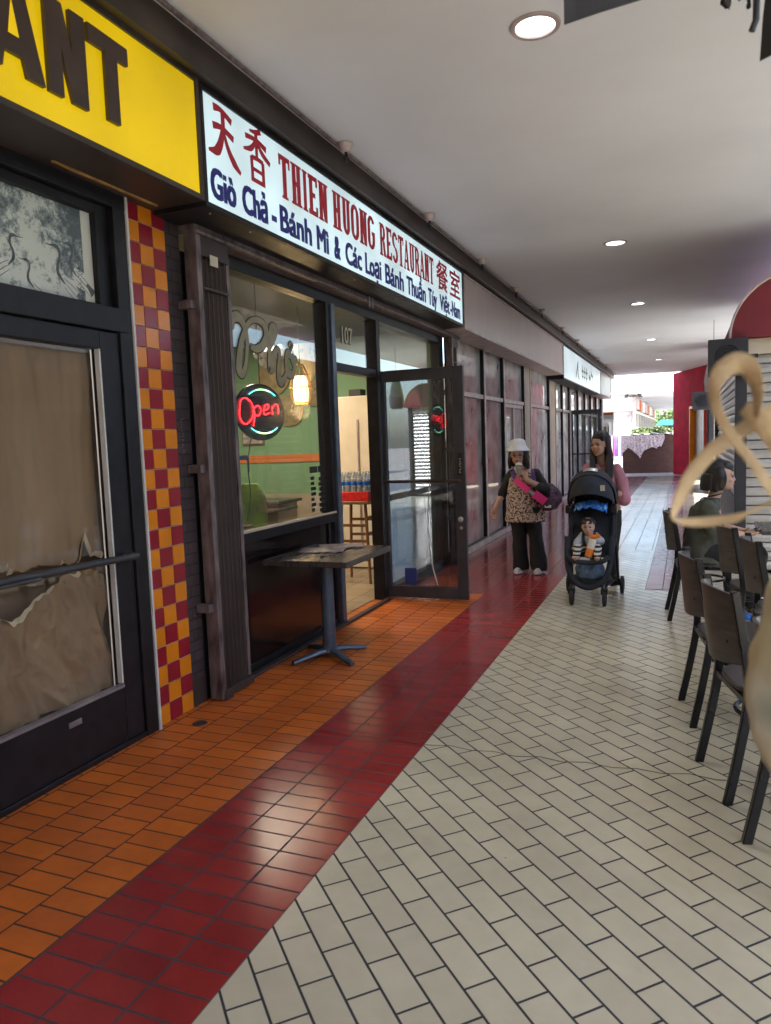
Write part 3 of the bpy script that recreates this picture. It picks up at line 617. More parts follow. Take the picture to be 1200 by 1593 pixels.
MB().box(-2.742, -2.736, 5.57, 6.48, 2.20, 2.66).build('transom_pane', 'glass', F)
MB().box(-2.742, -2.736, 6.56, 8.42, .08, 2.66).build('sidelight_pane', 'glass', F)
# Pho decal in script
def stroke(mb, pts, wfun, x, n=7, dx=.002):
    P = bezier([(0, a, b) for a, b in pts], n); N_ = len(P); L, Q = [], []
    for i, p in enumerate(P):
        t_ = P[min(i + 1, N_ - 1)] - P[max(i - 1, 0)]; nn = Vector((0, -t_.z, t_.y)).normalized(); w_ = wfun(i / (N_ - 1))
        L.append(p + nn * w_); Q.append(p - nn * w_)
    for i in range(N_ - 1):
        xx = x + dx * i / N_
        mb.quad((xx, L[i].y, L[i].z), (xx, L[i + 1].y, L[i + 1].z), (xx, Q[i + 1].y, Q[i + 1].z), (xx, Q[i].y, Q[i].z))
PH = [ # y, z control points (metres on the pane)
    [(4.15, 2.345), (4.18, 2.41), (4.25, 2.42), (4.31, 2.36), (4.33, 2.26), (4.30, 2.12), (4.26, 2.055), (4.22, 2.07), (4.22, 2.14), (4.27, 2.28), (4.36, 2.40), (4.47, 2.435), (4.56, 2.41), (4.585, 2.34), (4.53, 2.27), (4.44, 2.235), (4.37, 2.245)],
    [(4.60, 2.25), (4.69, 2.36), (4.70, 2.41), (4.655, 2.41), (4.63, 2.32), (4.615, 2.19), (4.62, 2.11), (4.68, 2.22), (4.735, 2.265), (4.755, 2.22), (4.73, 2.10), (4.745, 2.03), (4.80, 2.05), (4.86, 2.12)],
    [(4.93, 2.24), (4.87, 2.24), (4.845, 2.17), (4.87, 2.105), (4.935, 2.10), (4.965, 2.16), (4.945, 2.22), (4.93, 2.24)],
    [(4.945, 2.225), (4.985, 2.215), (5.01, 2.235)], [(4.90, 2.30), (4.93, 2.335), (4.955, 2.31), (4.93, 2.285), (4.935, 2.27)]]
PH = [[(a, b - .045) for a, b in p] for p in PH]
g1, g2 = MB(), MB()
for i, p in enumerate(PH):
    wd = .029 if i < 3 else .012
    if i == 4: wd = .010
    stroke(g2, p, lambda t_: wd * (.9 + .25 * math.sin(t_ * 17)) + .0075, -2.7345)
    stroke(g1, p, lambda t_: wd * (.9 + .25 * math.sin(t_ * 17)), -2.7315)
d_ = g2.build('pho_decal_outline', 'decalblack', win, recalc=False); g1.build('pho_decal', 'gold', win, recalc=False)
m_ = MB(); put_text(m_, '107', .20, -2.7355, 5.83, 2.385, width=.22, bold=.006, depth=.0015); m_.build('number_outline', 'decalblack', F, recalc=False)
m_ = MB(); put_text(m_, '107', .20, -2.732, 5.834, 2.388, width=.212, bold=.0025, depth=.0015); m_.build('door_number', 'decalwhite', F, recalc=False)
m_ = MB(); m2 = MB(); rs = random.Random(11)
m_.box(-2.735, -2.733, 5.14, 5.27, 1.30, 1.35).box(-2.735, -2.733, 5.285, 5.40, 1.30, 1.35)
for i in range(7):
    z = 1.245 - i * .042; m_.box(-2.735, -2.733, 5.15, 5.15 + (.06, .055, .085, .08, .05, .075, .05)[i], z, z + .026); m_.box(-2.735, -2.733, 5.29 - .01 * (i % 2), 5.40, z - .012, z + .016)
m_.build('opening_hours_decal', 'decalblack', win)
# glass stickers on the push side
box(-2.66, -2.63, 4.02, 4.10, 1.44, 1.47).tube([(-2.64, 4.12, 1.46), (-2.64, 4.12, 1.36)], .007, 8).build('latch_arm', 'bluegrey', F, smooth=True)

# open glass door
D = thing('open_glass_door', 'dark framed glass door standing open across the orange tiles', 'door', (-2.70, 6.60, 0))
y0, y1 = 6.585, 6.635
MB().box(-2.75, -2.66, y0, y1, .015, 2.195).box(-1.985, -1.885, y0, y1, .015, 2.195).box(-2.66, -1.985, y0, y1, .015, .125).box(-2.66, -1.985, y0, y1, 2.09, 2.195).build('door_frame', 'darkgrey', D, bevel=.004)
MB().box(-2.66, -1.985, 6.607, 6.613, .125, 2.09).build('pane', 'doorglass', D)
MB().tube([(-2.71, 6.56, 1.14), (-1.93, 6.555, 1.14)], .014, 12).tube([(-2.70, 6.56, 1.14), (-2.70, 6.60, 1.14)], .016, 8).tube([(-1.94, 6.555, 1.14), (-1.94, 6.60, 1.14)], .016, 8).build('push_bar', 'brownmetal', D, smooth=True)
MB().lathe([(.0, .0), (.022, 0), (.026, .008), (.012, .016), (0, .016)], n=18, T=Matrix.Translation((-1.935, 6.578, .78)) @ Matrix.Rotation(R(90), 4, 'X')).lathe([(.0, .0), (.014, 0), (.016, .006), (0, .01)], n=14, T=Matrix.Translation((-1.932, 6.58, .70)) @ Matrix.Rotation(R(90), 4, 'X')).build('lock', 'silver', D, smooth=True)
st = MB().box(-1.955, -1.905, 6.579, 6.584, 1.19, 1.40).build('push_plate', 'decalblack', D, bevel=.001)
v_, f_ = text_mesh('PUSH', .04); mp = MB(); mp.add([(-1.918 - v.y * .75, 6.577, 1.21 + v.x * 1.45) for v in v_], f_); mp.build('push_lettering', 'decalwhite', st, recalc=False)
pts = [(-2.24, 6.604, 1.13), (-2.262, 6.604, .9), (-2.268, 6.604, .65), (-2.245, 6.604, .38), (-2.19, 6.604, .14)]
MB().tube(bezier(pts, 6), .0055, 6).build('edge_seal', 'whitetrim', D, smooth=True)
box(-2.52, -2.40, 6.604, 6.606, .14, .30).build('blue_card', 'navy', D)

# ------------------------------------------------------------------ sign boxes
def text_rects(mb, ch, y, z, w_, h, x0, k=0):
    """chunky slab serif capital from overlapping bars, each at its own small depth"""
    s = .36 * w_; sf = .125 * h; c = [0]
    def q(pts):
        c[0] += 1; xx = x0 + (c[0] + k * 3) * .00025
        mb.add([(xx, y + a, z + b) for a, b in pts], [tuple(range(len(pts)))])
    def r(a0, a1, b0, b1): q([(a0, b0), (a1, b0), (a1, b1), (a0, b1)])
    def stem(cx, b0=0, b1=None, top=True, bot=True, sw=None):
        b1 = h if b1 is None else b1; sw = sw or s; r(cx - sw / 2, cx + sw / 2, b0, b1)
        if top: r(cx - sw * .78, cx + sw * .78, b1 - sf * .5, b1)
        if bot: r(cx - sw * .78, cx + sw * .78, b0, b0 + sf * .5)
    def ring(cx, cz, rx, rz, tx, tz, a0=0, a1=360, n=18):
        P = [];
        for i in range(n):
            A0, A1 = R(a0 + (a1 - a0) * i / n), R(a0 + (a1 - a0) * (i + 1) / n)
            q([(cx + rx * math.cos(A0), cz + rz * math.sin(A0)), (cx + rx * math.cos(A1), cz + rz * math.sin(A1)), (cx + (rx - tx) * math.cos(A1), cz + (rz - tz) * math.sin(A1)), (cx + (rx - tx) * math.cos(A0), cz + (rz - tz) * math.sin(A0))]); c[0] -= 1
        c[0] += 1
    if ch == 'T': stem(w_ / 2, bot=True, top=False); r(0, w_, h - sf, h); r(0, s * .45, h - sf * 2.1, h); r(w_ - s * .45, w_, h - sf * 2.1, h)
    if ch == 'H': stem(s * .8); stem(w_ - s * .8); r(s, w_ - s, h * .45, h * .45 + sf)
    if ch == 'I': stem(w_ / 2, sw=s * 1.6)
    if ch == 'E': stem(s * .8); r(0, w_ * .95, 0, sf); r(0, w_ * .95, h - sf, h); r(s, w_ * .72, h * .45, h * .45 + sf); r(w_ * .74, w_ * .95, 0, sf * 2); r(w_ * .74, w_ * .95, h - 2 * sf, h)
    if ch == 'N': stem(s * .7, bot=True); stem(w_ - s * .7, bot=False); q([(s * .3, h), (s * 1.25, h), (w_ - s * .25, 0), (w_ - s * 1.2, 0)])
    if ch == 'U': stem(s * .75, h * .25, bot=False); stem(w_ - s * .75, h * .25, bot=False); ring(w_ / 2, h * .26, w_ / 2 - s * .25, h * .26, s, sf, 180, 360)
    if ch in 'OG':
        ring(w_ / 2, h * .72, w_ / 2, h * .28, s, sf, 0 if ch == 'O' else 20, 180); ring(w_ / 2, h * .28, w_ / 2, h * .28, s, sf, 180, 360); r(0, s, h * .27, h * .73)
        if ch == 'O': r(w_ - s, w_, h * .27, h * .73)
        else: r(w_ - s, w_, h * .27, h * .45); r(w_ * .55, w_, h * .42, h * .42 + sf)
    if ch == 'R': stem(s * .75); ring(w_ * .5, h * .73, w_ * .44, h * .27, s, sf, -90, 90); r(s, w_ * .52, h - sf, h); r(s, w_ * .52, h * .46, h * .46 + sf); q([(w_ * .45, h * .48), (w_ * .45 + s, h * .48), (w_, 0), (w_ - s * 1.05, 0)]); r(w_ - s * 1.1, w_ + s * .1, 0, sf * .5)
    if ch == 'S': ring(w_ / 2, h * .735, w_ / 2, h * .265, s, sf, 15, 270); ring(w_ / 2, h * .265, w_ / 2, h * .265, s, sf, -165, 90); 
    if ch == 'A': q([(0, 0), (s * .62, 0), (w_ * .56, h), (w_ * .42, h)]); q([(w_ - s * 1.15, 0), (w_, 0), (w_ * .66, h), (w_ * .36, h)]); r(w_ * .2, w_ * .75, h * .24, h * .24 + sf * .8); r(-s * .2, s * .9, 0, sf * .5); r(w_ - s * 1.4, w_ + s * .2, 0, sf * .5)
XS = -2.35
def signbox(y0, y1, z0, z1, face, label, name, frame='brownsoffit'):
    s_ = thing(name, label, 'shop sign', (-2.5, (y0 + y1) / 2, z0))
    fw = .028
    MB().box(-2.69, XS - .006, y0, y1, z0, z1).build('sign_case', frame, s_, bevel=.004)
    MB().box(XS - .006, XS + .012, y0, y1, z0, z0 + fw).box(XS - .006, XS + .012, y0, y1, z1 - fw, z1).box(XS - .006, XS + .011, y0, y0 + fw, z0 + fw, z1 - fw).box(XS - .006, XS + .011, y1 - fw, y1, z0 + fw, z1 - fw).build('rim', frame, s_, bevel=.002)
    fc = MB().box(XS - .005, XS, y0 + fw, y1 - fw, z0 + fw, z1 - fw).build('sign_face', face, s_)
    return s_, fc
Y_, fc = signbox(.2, 3.375, 2.815, 3.435, 'yellowsign', 'bright yellow lit sign with dark brown letters at top left', 'yellow_sign')
m_ = MB()
def lp(pts, k): m_.prism(pts, lambda u, v, d: (XS + .001 + d, u, v), 0, .02 + k * .0006)
lp([(2.585, 3.325), (2.825, 3.32), (2.825, 3.245), (2.755, 3.245), (2.755, 2.965), (2.68, 2.965), (2.68, 3.25), (2.585, 3.25)], 0)
lp([(2.355, 3.325), (2.445, 3.325), (2.485, 3.16), (2.485, 3.325), (2.565, 3.325), (2.565, 2.955), (2.48, 2.955), (2.43, 3.14), (2.43, 2.955), (2.355, 2.955)], 0)
lp([(2.05, 2.955), (2.135, 2.955), (2.15, 3.02), (2.235, 3.02), (2.25, 2.955), (2.335, 2.955), (2.245, 3.325), (2.14, 3.325)], 0)
m_.build('raised_letters', 'letterbrown', fc, bevel=.0015)
tag_ = MB(); tag_.prism([(2.168, 3.085), (2.217, 3.085), (2.192, 3.22)], lambda u, v, d: (XS + .0225 + d, u, v), 0, .0012); tag_.build('letter_counter', 'yellowsign', fc)
MB().box(-2.60, -2.585, 2.6, 3.3, 2.805, 2.813).build('drip_strip', 'bamboo', Y_)

W_, fc = signbox(3.38, 8.30, 2.795, 3.42, 'whitesign', 'long white lit restaurant sign with red and blue lettering', 'restaurant_sign', 'dark')
m_ = MB()
def word(wd, ya, yb_, z, h):
    n = len(wd); adv = (yb_ - ya) / n
    wsum = sum(.55 if c_ == 'I' else 1 for c_ in wd); adv = (yb_ - ya) / wsum; y = ya
    for i, c_ in enumerate(wd):
        cw = adv * (.55 if c_ == 'I' else 1); text_rects(m_, c_, y, z, cw * .93, h, XS + .001, i % 2); y += cw
word('THIEN', 4.19, 4.88, 3.075, .262); word('HUONG', 4.945, 5.74, 3.075, .262); word('RESTAURANT', 5.83, 7.26, 3.075, .262)
# 天 香 as brush strokes; 餐室 from the built-in font
def brush(pts, ws, y, z, s, k): 
    P = [(y + a * s, z + b * s) for a, b in pts]
    def wf(t_): q = t_ * (len(ws) - 1); i = min(int(q), len(ws) - 2); return (ws[i] + (ws[i + 1] - ws[i]) * (q - i)) * s * 1.25
    stroke(m_, P, wf, XS + .001 + k * .0004, 6, .0001)
y, z, s = 3.44, 3.075, .31
brush([(.22, .88), (.45, .90), (.78, .80)], [.055, .04, .05], y, z, s, 0)
brush([(.18, .56), (.45, .60), (.82, .52)], [.05, .04, .05], y, z, s, 1)
brush([(.50, .86), (.48, .55), (.30, .18), (.02, .10)], [.05, .05, .075, .02], y, z, s, 2)
brush([(.50, .56), (.62, .30), (.80, .10), (1.0, -.02)], [.03, .05, .065, .03], y, z, s, 3)
y = 3.78
brush([(.68, 1.0), (.5, .93), (.28, .90)], [.045, .04, .02], y, z, s, 0)
brush([(.12, .76), (.5, .79), (.86, .72)], [.04, .035, .05], y, z, s, 1)
brush([(.50, .95), (.50, .70), (.50, .46)], [.045, .045, .04], y, z, s, 2)
brush([(.47, .75), (.30, .58), (.04, .50)], [.035, .045, .02], y, z, s, 3)
brush([(.53, .75), (.70, .60), (.98, .48)], [.03, .05, .04], y, z, s, 4)
brush([(.30, .44), (.31, .2), (.31, -.02)], [.045, .04, .045], y, z, s, 5)
brush([(.30, .43), (.55, .44), (.72, .42)], [.035, .035, .04], y, z, s, 6)
brush([(.70, .43), (.70, .2), (.70, -.02)], [.045, .045, .045], y, z, s, 7)
brush([(.31, .22), (.5, .22), (.70, .21)], [.03, .03, .03], y, z, s, 8)
brush([(.31, .02), (.5, .02), (.70, .02)], [.035, .035, .035], y, z, s, 9)
put_text(m_, '餐', .30, XS + .001, 7.34, 3.095, width=.38, bold=.007, height=1.05)
put_text(m_, '室', .30, XS + .001, 7.80, 3.095, width=.38, bold=.007, height=1.05)
m_.build('red_lettering', 'letterred', fc, recalc=False)
m_ = MB(); yy = 3.44; z = 2.865
words = [('Giò', 3.44, 3.69), ('Chả', 3.745, 4.03), ('-', 4.075, 4.13), ('Bánh', 4.17, 4.60), ('Mì', 4.67, 4.86), ('&', 4.94, 5.05), ('Các', 5.13, 5.44), ('Loại', 5.50, 5.84), ('Bánh', 5.92, 6.37), ('Thuần', 6.44, 6.98), ('Túy', 7.05, 7.33), ('Việt', 7.42, 7.77)]
for wd, a, b_ in words: put_text(m_, wd, .165, XS + .001, a + .012, z, width=b_ - a - .022, bold=.0092 if wd != '-' else .014, height=1.36)
put_text(m_, '-Nam', .165, XS + .001, 7.80, z, width=.36, bold=.009, height=1.36)
m_.build('blue_lettering', 'letterblue', fc, recalc=False)
sc_ = MB()
for y in (3.5, 3.9, 4.6, 5.4, 6.3, 7.2, 8.1): sc_.lathe([(0, 0), (.007, 0), (.006, -.004), (0, -.005)], (-2.40, y, 2.795), n=8)
sc_.build('case_screws', 'silver', W_)
B_, fc = signbox(8.33, 15.75, 2.78, 3.41, 'pinkpanel', 'blank mauve fascia panel right of the restaurant sign', 'blank_fascia_panel', 'pinktrim')
S2, fc = signbox(15.78, 23.1, 2.70, 3.42, 'whitesign2', 'pale lit shop sign with black brush characters further down the row', 'calligraphy_sign', 'dark')
m_ = MB(); rs = random.Random(21)
def bs(p, w1): stroke(m_, p, lambda t_: w1 * (1 - .7 * abs(t_ - .3)), XS + .001 + rs.uniform(0, .002), 5, .0002)
bs([(18.1, 3.25), (17.9, 3.05), (17.7, 2.85)], .05); bs([(18.05, 3.2), (18.1, 2.95), (18.3, 2.85)], .045)
for a in (18.9, 19.3, 19.7): bs([(a, 3.22), (a + .05, 3.0), (a - .02, 2.83)], .045); bs([(a - .15, 3.08), (a + .2, 3.1)], .03); bs([(a - .1, 2.95), (a + .2, 2.97)], .025)
bs([(20.2, 3.05), (20.45, 3.0), (20.6, 3.03)], .07); bs([(20.8, 3.2), (21.0, 3.0), (20.85, 2.84)], .04); bs([(20.7, 3.12), (21.15, 3.1)], .04)
m_.build('brush_characters', 'ink', fc, recalc=False)
S3, fc = signbox(23.14, 26.4, 2.72, 3.42, 'pinkpanel', 'last mauve panel at the far end of the left sign row', 'end_fascia_panel', 'pinktrim')

# ------------------------------------------------------------------ inside the restaurant
I = thing('restaurant_room', 'green walled dining room seen through the pho window and the open door', 'room', (-4.5, 6.5, 0))
MB().quad((-6.6, 3.62, .006), (-2.80, 3.62, .006), (-2.80, 8.9, .006), (-6.6, 8.9, .006)).build('room_floor', 'intfloor', I, recalc=False)
MB().box(-6.6, -2.81, 3.6, 8.95, 2.9, 2.95).build('room_ceiling', 'brownsoffit', I)
gw = MB().box(-6.6, -2.81, 8.88, 8.95, 0, 2.9).build('far_wall', 'green', I)
MB().box(-6.65, -6.6, 3.6, 8.95, 0, 2.9).build('back_wall', 'green', I)
MB().box(-6.6, -2.95, 3.55, 3.6, 0, 2.9).build('near_wall', 'interior', I)
MB().box(-6.6, -2.82, 8.862, 8.878, 1.30, 1.40).build('dado_rail', 'orangestripe', I)
MB().box(-6.6, -4.35, 8.866, 8.878, 0, .86).build('wainscot', 'interior', I)
for nm, (x, z), r_ in (('a', (-4.98, 2.0), .21), ('b', (-4.60, 2.21), .17), ('c', (-5.20, 2.46), .24)):
    T = Matrix.Translation((x, 8.86, z)) @ Matrix.Rotation(R(90), 4, 'X')
    lab = {'a': 'woven hat with dark script hanging right of the neon open sign', 'b': 'small woven hat on the green wall right of the lantern', 'c': 'woven hat on the green wall behind the pho lettering'}[nm]
    h = thing('conical_hat', lab, 'hat', (x, 8.86, z), 'woven hats on the green restaurant wall')
    MB().lathe([(r_, 0), (r_ * .98, .012), (r_ * .5, .055), (.004, .10)], n=40, T=T).build('hat_cone', 'straw', h, smooth=True)
    MB().tube([(x + r_ * math.cos(a_ * .1571), 8.855, z + r_ * math.sin(a_ * .1571)) for a_ in range(41)], .007, 6).build('hat_rim', 'bamboo', h, smooth=True)
    if nm != 'c':
        m_ = MB(); rs = random.Random(4)
        for i in range(5): m_.tube(bezier([(x - .1 + i * .045, 8.80, z - .02 + .02 * (i % 2)), (x - .08 + i * .045, 8.795, z + .06), (x - .075 + i * .045, 8.80, z - .05)], 4), .005, 5)
        m_.build('painted_script', 'ink', h, smooth=True)
for nm, x0, x1, z0, z1, m_n, lab in (('wall_poster', -5.75, -5.40, 1.55, 2.05, 'menu', 'framed food poster on the green wall, left of the woven hats'), ('wall_poster', -4.42, -4.18, 1.55, 1.95, 'printborder', 'small framed certificate on the green wall near the cream cabinet')):
    t = thing(nm, lab, 'poster', (x0, 8.86, z0)); MB().box(x0, x1, 8.85, 8.87, z0, z1).build('frame', 'wood', t, bevel=.004); MB().box(x0 + .02, x1 - .02, 8.845, 8.85, z0 + .02, z1 - .02).build('print', m_n, t)
for x, lab in ((-5.35, 'green wooden chair at the left of the table by the green wall'), (-4.45, 'green wooden chair at the right of the table by the green wall')):
    t = thing('restaurant_chair', lab, 'chair', (x, 7.0, 0)); m_ = MB(); m_.prism([(-.2, .5), (.2, .5), (.19, .95), (.10, 1.12), (-.10, 1.12), (-.19, .95)], lambda u, v, d, x=x: (x + u, 6.95 + d, v), 0, .03); m_.build('backrest', 'leaf', t, bevel=.008)
    MB().box(x - .2, x + .2, 6.96, 7.36, .44, .47).build('seat', 'wood', t, bevel=.008)
    for a in (-.18, .18):
        for b_ in (6.98, 7.33): MB().tube([(x + a, b_, 0), (x + a, b_, .45)], .018, 8).build('leg', 'wood', t, smooth=True)
# lantern
def lantern(x, y, z, lab, s=1.0):
    l = thing('paper_lantern', lab, 'lantern', (x, y, z), 'bamboo lanterns in the restaurant')
    T = Matrix.Translation((x, y, z)) @ Matrix.Scale(s, 4)
    MB().lathe([(.0, .10), (.045, .10), (.062, .05), (.066, -.04), (.058, -.12), (.0, -.12)], n=24, T=T).build('lit_shade', 'lanternglow', l, smooth=True)
    cg = MB()
    for k in range(12):
        a = k * math.pi / 6; cg.tube([T @ Vector((r_ * math.cos(a), r_ * math.sin(a), zz)) for r_, zz in ((.028, .2), (.07, .11), (.098, .0), (.085, -.09), (.06, -.135))], .0035 * s, 5)
    for r_, zz in ((.028, .2), (.071, .11), (.099, 0), (.06, -.135)): cg.tube([T @ Vector((r_ * math.cos(a * .3142), r_ * math.sin(a * .3142), zz)) for a in range(21)], .004 * s, 5)
    cg.build('bamboo_cage', 'bamboo', l, smooth=True)
    MB().tube([(x, y, z + .2), (x, y, 2.9)], .004, 6).build('cord', 'decalblack', l)
    q = bpy.data.lights.new('lantern_lamp', 'POINT'); q.energy = 4; q.color = (1, .66, .32); q.shadow_soft_size = .1; q.specular_factor = .06; o = bpy.data.objects.new('lantern_lamp', q); C.objects.link(o); o.location = (x, y, z - .22)
lantern(-3.60, 6.66, 2.10, 'glowing bamboo lantern hanging behind the pho window', 1.15)
lantern(-4.9, 5.2, 2.15, 'added second bamboo lantern lighting the restaurant deeper inside')  # extra lantern added for more light inside the room
l = bpy.data.lights.new('added_room_fill', 'AREA'); l.energy = 22; l.size = 1.6; l.specular_factor = .2; l.color = (1, .86, .66); o = bpy.data.objects.new('added_room_fill', l); C.objects.link(o); o.location = (-4.8, 6.8, 2.88)  # unseen fill lamp added to brighten the dining room
# hanging plant / foil cluster above the lantern
pb = thing('hanging_basket', 'cone shaped hanging basket with yellowish fringe above the lantern', 'basket', (-3.75, 7.0, 2.4))
MB().lathe([(.18, .22), (.17, .16), (.09, .0), (.03, -.14), (.005, -.16)], (-3.72, 7.1, 2.36), n=20).build('basket_cone', 'decalwhite', pb, smooth=True)
m_ = MB(); rs = random.Random(8)
for i in range(60): a = rs.uniform(0, 6.28); m_.tube([(-3.72 + .15 * math.cos(a), 7.1 + .15 * math.sin(a), 2.55), (-3.72 + .19 * math.cos(a), 7.1 + .19 * math.sin(a), 2.55 + rs.uniform(-.12, .03))], .004, 4)
m_.build('fringe', 'leaf2', pb)
ml_ = thing('foil_bunch', 'bunch of crumpled silver foil hung from the restaurant ceiling', 'decoration', (-3.9, 6.6, 2.4))
m_ = MB()
for i in range(9): m_.lathe([(0, -.06), (.05, -.03), (.07, .02), (.03, .06), (0, .07)], (-4.05 + rs.uniform(-.14, .14), 6.9 + rs.uniform(-.14, .14), 2.50 + rs.uniform(-.12, .12)), n=9)
m_.build('foil', 'silver', ml_)
# neon open sign behind the glass
O = thing('neon_open_sign', 'oval black sign with red led Open script and cyan arcs in the window', 'neon sign', (-2.80, 4.46, 1.76))
T = Matrix.Translation((-2.80, 4.57, 1.765)) @ Matrix.Rotation(R(90), 4, 'Y')
MB().lathe([(0, -.012), (.2, -.012), (.2, .006), (0, .006)], n=48, T=T @ Matrix.Diagonal((1, 1.62, 1, 1))).build('backing', 'signblack', O)
def leds(mb, pts, step, r_):
    P = bezier([(-2.786, a, b) for a, b in pts], 10); acc = 0; last = P[0]
    for p in P[1:]:
        d = (p - last).length; acc += d
        while acc > step: acc -= step; mb.lathe([(0, -r_), (r_ * .8, -r_ * .6), (r_, 0), (r_ * .8, r_ * .6), (0, r_)], p, n=6)
        last = p
    mb.tube(P, r_ * .22, 5)
m_ = MB(); cx, cz = 4.585, 1.775
for L_ in ([(-.215, .02), (-.20, .075), (-.15, .085), (-.10, .04), (-.105, -.03), (-.16, -.07), (-.205, -.05), (-.22, 0), (-.21, .03)],
           [(-.09, .035), (-.085, -.02), (-.10, -.085)], [(-.09, .02), (-.05, .035), (-.025, .01), (-.045, -.025), (-.085, -.02)],
           [(-.01, -.0), (.04, .01), (.05, .035), (.02, .035), (.0, .0), (.015, -.025), (.06, -.015)],
           [(.085, .03), (.085, -.025)], [(.085, .01), (.12, .035), (.145, .02), (.145, -.025)]):
    leds(m_, [(cx + a * 1.42, cz + b * 1.12 + .10 * a) for a, b in L_], .0115, .0048)
m_.build('red_script', 'neonred', O, smooth=True)
m_ = MB(); leds(m_, [(cx + .265 * math.cos(a), cz - .005 + .155 * math.sin(a)) for a in [R(k) for k in range(48, 133, 12)]], .011, .004); leds(m_, [(cx + .265 * math.cos(a), cz - .005 + .155 * math.sin(a)) for a in [R(k) for k in range(228, 313, 12)]], .011, .004)
m_.build('cyan_arcs', 'neoncyan', O, smooth=True)
m_ = MB()
for A_ in ((66, 112), (246, 296)): leds(m_, [(cx + .265 * math.cos(a), cz - .005 + .155 * math.sin(a)) for a in [R(k) for k in range(A_[0], A_[1], 6)]], .011, .0052)
m_.build('green_arcs', 'neongreen', O, smooth=True)
MB().tube([(-2.80, 4.57, 1.96), (-2.80, 4.57, 2.66)], .003, 5).tube(bezier([(-2.80, 4.42, 1.58), (-2.81, 4.38, 1.4), (-2.84, 4.44, 1.2), (-2.85, 4.4, 1.0)], 6), .004, 5).build('hanging_cord', 'decalblack', O)
# fridge, stool, bottles, tables
t = thing('cream_cabinet', 'tall cream cabinet behind the open doorway', 'cabinet', (-3.6, 8.3, 0))
MB().box(-3.88, -3.30, 8.05, 8.75, .02, 2.08).build('cabinet_body', 'creamwall', t, bevel=.01)
MB().box(-3.62, -3.60, 8.036, 8.05, .3, 1.8).build('cabinet_seam', 'greyline', t)
MB().box(-3.78, -3.62, 8.2, 8.35, 2.08, 2.17).build('small_clock', 'decalblack', t, bevel=.005)
t = thing('wooden_stool', 'tall brown wooden stool inside the doorway carrying water bottles', 'stool', (-3.33, 7.35, 0))
MB().box(-3.53, -3.13, 7.18, 7.52, .865, .90).build('seat', 'wood', t, bevel=.008)
for dx in (-1, 1):
    for dy in (-1, 1):
        MB().tube([(-3.33 + dx * .14, 7.35 + dy * .12, .87), (-3.33 + dx * .19, 7.35 + dy * .165, 0)], [.018, .015], 10).build('leg', 'wood', t, smooth=True)
m_ = MB()
for z_, k in ((.25, .18), (.45, .165), (.62, .155)):
    m_.box(-3.33 - k, -3.33 + k, 7.35 - k * .87 - .01, 7.35 - k * .87 + .01, z_, z_ + .03).box(-3.33 - k, -3.33 + k, 7.35 + k * .87 - .01, 7.35 + k * .87 + .01, z_ + .04, z_ + .07).box(-3.33 + k - .01, -3.33 + k + .01, 7.35 - k * .87, 7.35 + k * .87, z_ + .08, z_ + .11)
m_.build('stretchers', 'wood', t)
t = tag(MB().box(-3.50, -3.14, 7.2, 7.5, .902, 1.0).build('bottle_tray', 'redlabel', bevel=.004), 'red printed cardboard tray under the pack of water bottles on the stool', 'tray')
b0 = None
for i in range(5):
    for j in range(3):
        loc = (-3.46 + i * .07, 7.24 + j * .085, 1.002)
        if b0 is None:
            b0 = thing('water_bottle', 'clear water bottle with blue label in the pack on the stool', 'bottle', loc, 'water bottles packed on the stool', local=True)
            MB().lathe([(.0, 0), (.031, 0), (.032, .08), (.032, .15), (.013, .185), (.013, .2), (.0, .2)], n=14).build('bottle_body', 'bottle', b0, smooth=True)
            MB().lathe([(.0325, .07), (.033, .07), (.033, .105), (.0325, .105)], n=14, cap=False).build('bottle_label', 'bluelabel', b0, smooth=True)
            MB().lathe([(0, .195), (.0145, .195), (.0145, .212), (0, .212)], n=12).build('cap', 'whitetrim', b0, smooth=True)
        else: dup(b0, loc, 0, b0['label'])
def dining(x, y, lab, lx=.7, ly_=1.2):
    t = thing('dining_table', lab, 'table', (x, y, 0), 'dining tables inside the restaurant')
    MB().box(x - lx / 2, x + lx / 2, y - ly_ / 2, y + ly_ / 2, .73, .76).build('table_top', 'tabletop', t, bevel=.006)
    MB().tube([(x, y, .03), (x, y, .73)], .035, 12).box(x - .28, x + .28, y - .04, y + .04, 0, .03).box(x - .04, x + .04, y - .28, y + .28, 0, .032).build('pedestal', 'blackmetal', t, smooth=True)
dining(-3.35, 4.75, 'dark dining table just inside the pho window'); dining(-4.9, 7.6, 'dining table near the green wall inside the restaurant'); dining(-4.3, 5.6, 'dining table in the middle of the restaurant')
for i, (x, y, z, h, m_n, lab) in enumerate(((-4.75, 7.4, .76, .17, 'decalblack', 'black sauce bottle on the left of the dining table by the green wall'), (-4.62, 7.5, .76, .16, 'decalblack', 'black sauce bottle on the right of the dining table by the green wall'), (-3.3, 4.35, .76, .22, 'silver', 'steel dispenser on the table inside the window'))):
    tag(MB().lathe([(0, 0), (.03, 0), (.032, h * .6), (.014, h * .8), (.014, h), (0, h)], (x, y, z), n=14).build('sauce_bottle', m_n, smooth=True), lab, 'bottle')
t = thing('counter', 'peach fronted counter at the back of the restaurant', 'counter', (-5.6, 8.0, 0))
MB().box(-6.5, -4.7, 7.95, 8.45, 0, .8).build('counter_front', 'interior', t, bevel=.005); MB().box(-6.55, -4.65, 7.9, 8.5, .8, .84).build('counter_top', 'tabletop', t, bevel=.005)

